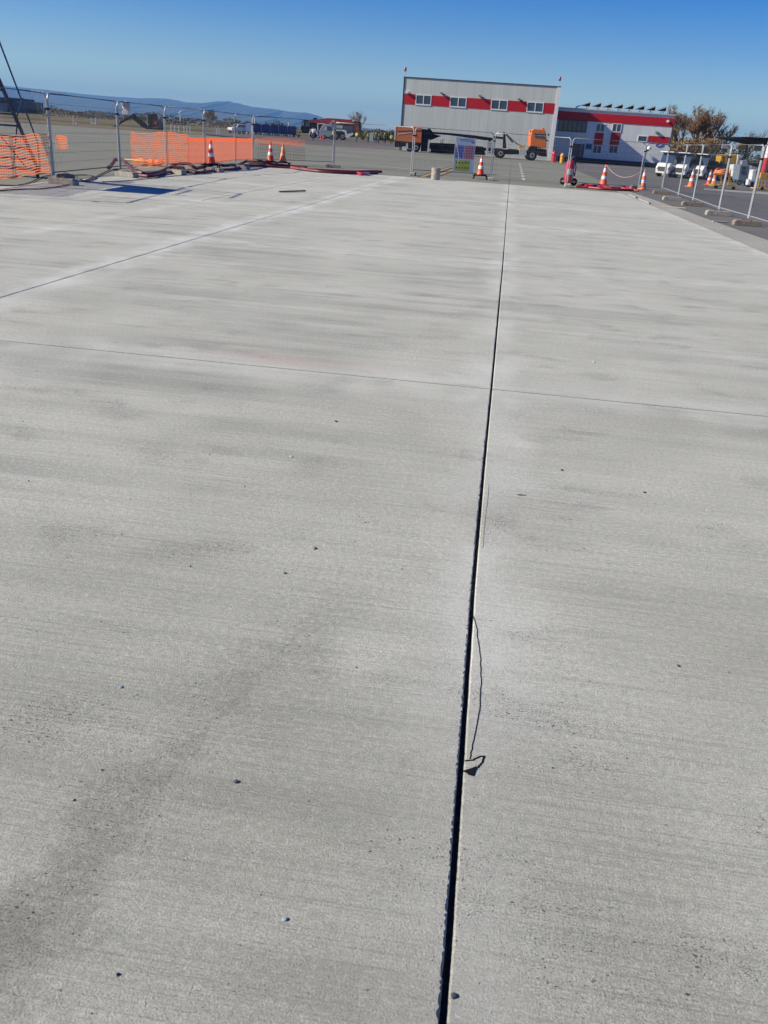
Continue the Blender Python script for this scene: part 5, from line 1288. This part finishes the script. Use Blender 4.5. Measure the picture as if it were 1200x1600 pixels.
t = tag(MB().plan([(p.x, p.y) for p in pts], 0, .0025).build('sealant_flap', strm, None), 'small black flap of joint sealant sticking out over the concrete', 'debris'); t.location = (g.x, g.y, .001)
on_slab([(764, 757), (761, 790), (757, 820), (755, 855), (752, 857)], .0007, strm, 'hairline_string', 'very thin dark line of sealant right of the joint farther up', 'string')
def stone(px, py, s_, label, m, seed=0):
    rnd = random.Random(seed); g = G(px, py); bm = bmesh.new(); bmesh.ops.create_icosphere(bm, subdivisions=2, radius=s_)
    for v_ in bm.verts: v_.co *= rnd.uniform(.75, 1.15); v_.co.z = max(v_.co.z * .55, -s_ * .3)
    me = bpy.data.meshes.new('pebble'); bm.to_mesh(me); bm.free(); me.materials.append(m)
    o = bpy.data.objects.new('pebble', me); COL.objects.link(o); o.location = (g.x, g.y, s_ * .3); o.rotation_euler = (0, 0, rnd.uniform(0, 6))
    return tag(o, label, 'pebble', 'loose pebbles on the slab')
pale = mat('pale_pebble', (.55, .55, .52), .8, 0, .2, 90); dk = mat('dark_pebble', (.07, .07, .075), .8, 0, .3, 90); bp_ = mat('bluish_pebble', (.30, .38, .46), .7, 0, .2, 90)
for k, (px, py, s_, lb, m) in enumerate(((490, 857, .011, 'round grey pebble with a dark ring on the upper middle of the slab', mat('grey_pebble', (.28, .28, .28), .8)), (189, 1074, .006, 'tiny bluish pebble on the left part of the slab', bp_),
        (445, 1437, .006, 'pale bluish chip near the bottom left of the slab', bp_), (445, 896, .006, 'small dark pebble just below the round grey pebble', dk), (709, 1557, .007, 'black round blob right of the joint at the bottom', dk),
        (1007, 770, .008, 'small dark pebble on the right slab', dk), (928, 566, .011, 'pale pebble on the right slab above the cross joint', pale), (455, 714, .009, 'small pale pebble on the left slab below the cross joint', pale),
        (525, 659, .010, 'small grey pebble above the pale one on the left slab', dk), (369, 1222, .007, 'dark crumb in the rough patch at the lower left', dk), (878, 455+280, .008, 'dark crumb on the right slab below the cross joint', dk), (1060, 1041-340+340, .006, 'tiny dark crumb low on the right slab', dk))):
    stone(px, py, s_, lb, m, k)
# leaf-like flake near (813,773)
g = G(813, 774); t = tag(MB().plan([(-.016, 0), (-.006, .005), (.03, .0015), (.0, -.004)], 0, .003).build('dry_leaf', mat('dry_leaf', (.08, .07, .06), .8), None), 'thin dark dry leaf right of the joint', 'leaf'); t.location = (g.x, g.y, .001)
# crumbs as one scattered mass
rnd = random.Random(11); cm = MB()
def crumb(x, y, s_):
    vs = []
    for (a, b, c) in ((1, 0, 0), (0, 1, 0), (-1, 0, 0), (0, -1, 0), (0, 0, .9), (0, 0, -.3)):
        k = rnd.uniform(.6, 1.2) * s_; vs.append((x + a * k, y + b * k, .3 * s_ + c * k))
    cm.add(vs, [(0, 1, 4), (1, 2, 4), (2, 3, 4), (3, 0, 4), (1, 0, 5), (2, 1, 5), (3, 2, 5), (0, 3, 5)])
for _ in range(700):
    t_ = .9 + 11 * rnd.random() ** 2; s_ = rnd.uniform(-4.2, 4.6) if rnd.random() < .6 else rnd.gauss(0, .08)
    if abs(s_) < .015: continue
    x, y = from_grid(s_, t_); crumb(x, y, rnd.choice((.001, .0012, .0015, .002, .0028)))
for _ in range(260):
    t_ = 1.0 + 5 * rnd.random(); x, y = from_grid(-.012 - abs(rnd.gauss(0, .006)), t_); crumb(x, y, rnd.uniform(.0006, .0016))
for _ in range(300):
    t_ = 16 + 23 * rnd.random(); x, y = from_grid(5.1 + rnd.gauss(.1, .15), t_); crumb(x, y, rnd.uniform(.005, .025))
tag(cm.build('concrete_crumbs', mat('crumb_grey', (.33, .32, .30), .9, 0, .4, 60)), 'loose concrete crumbs scattered over the slab and along its joints', 'crumbs', kind='stuff')

cm = MB()
for _ in range(150):
    t_ = .9 + 7 * rnd.random() ** 1.6; x, y = from_grid(rnd.uniform(-3.4, 1.9), t_); crumb(x, y, rnd.choice((.0022, .0028, .0035, .005)))
tag(cm.build('dark_grit', dk), 'dark specks of grit lying loose on the slab', 'grit', kind='stuff')
# ================================================================= HAZE
hz = MB().box(-13500, 13500, -300, 12500, -1.2, 330).build('haze', None)
hm = bpy.data.materials.new('thin_haze'); hm.use_nodes = True; ht = hm.node_tree; ht.nodes.clear()
vp = ht.nodes.new('ShaderNodeVolumePrincipled'); vp.inputs['Color'].default_value = (.26, .56, 1.0, 1); vp.inputs['Density'].default_value = 1.0e-4; vp.inputs['Anisotropy'].default_value = .1
oo = ht.nodes.new('ShaderNodeOutputMaterial'); ht.links.new(vp.outputs[0], oo.inputs['Volume'])
hz.data.materials.append(hm); tag(hz, 'thin blue autumn haze over the airfield', 'haze', kind='stuff')
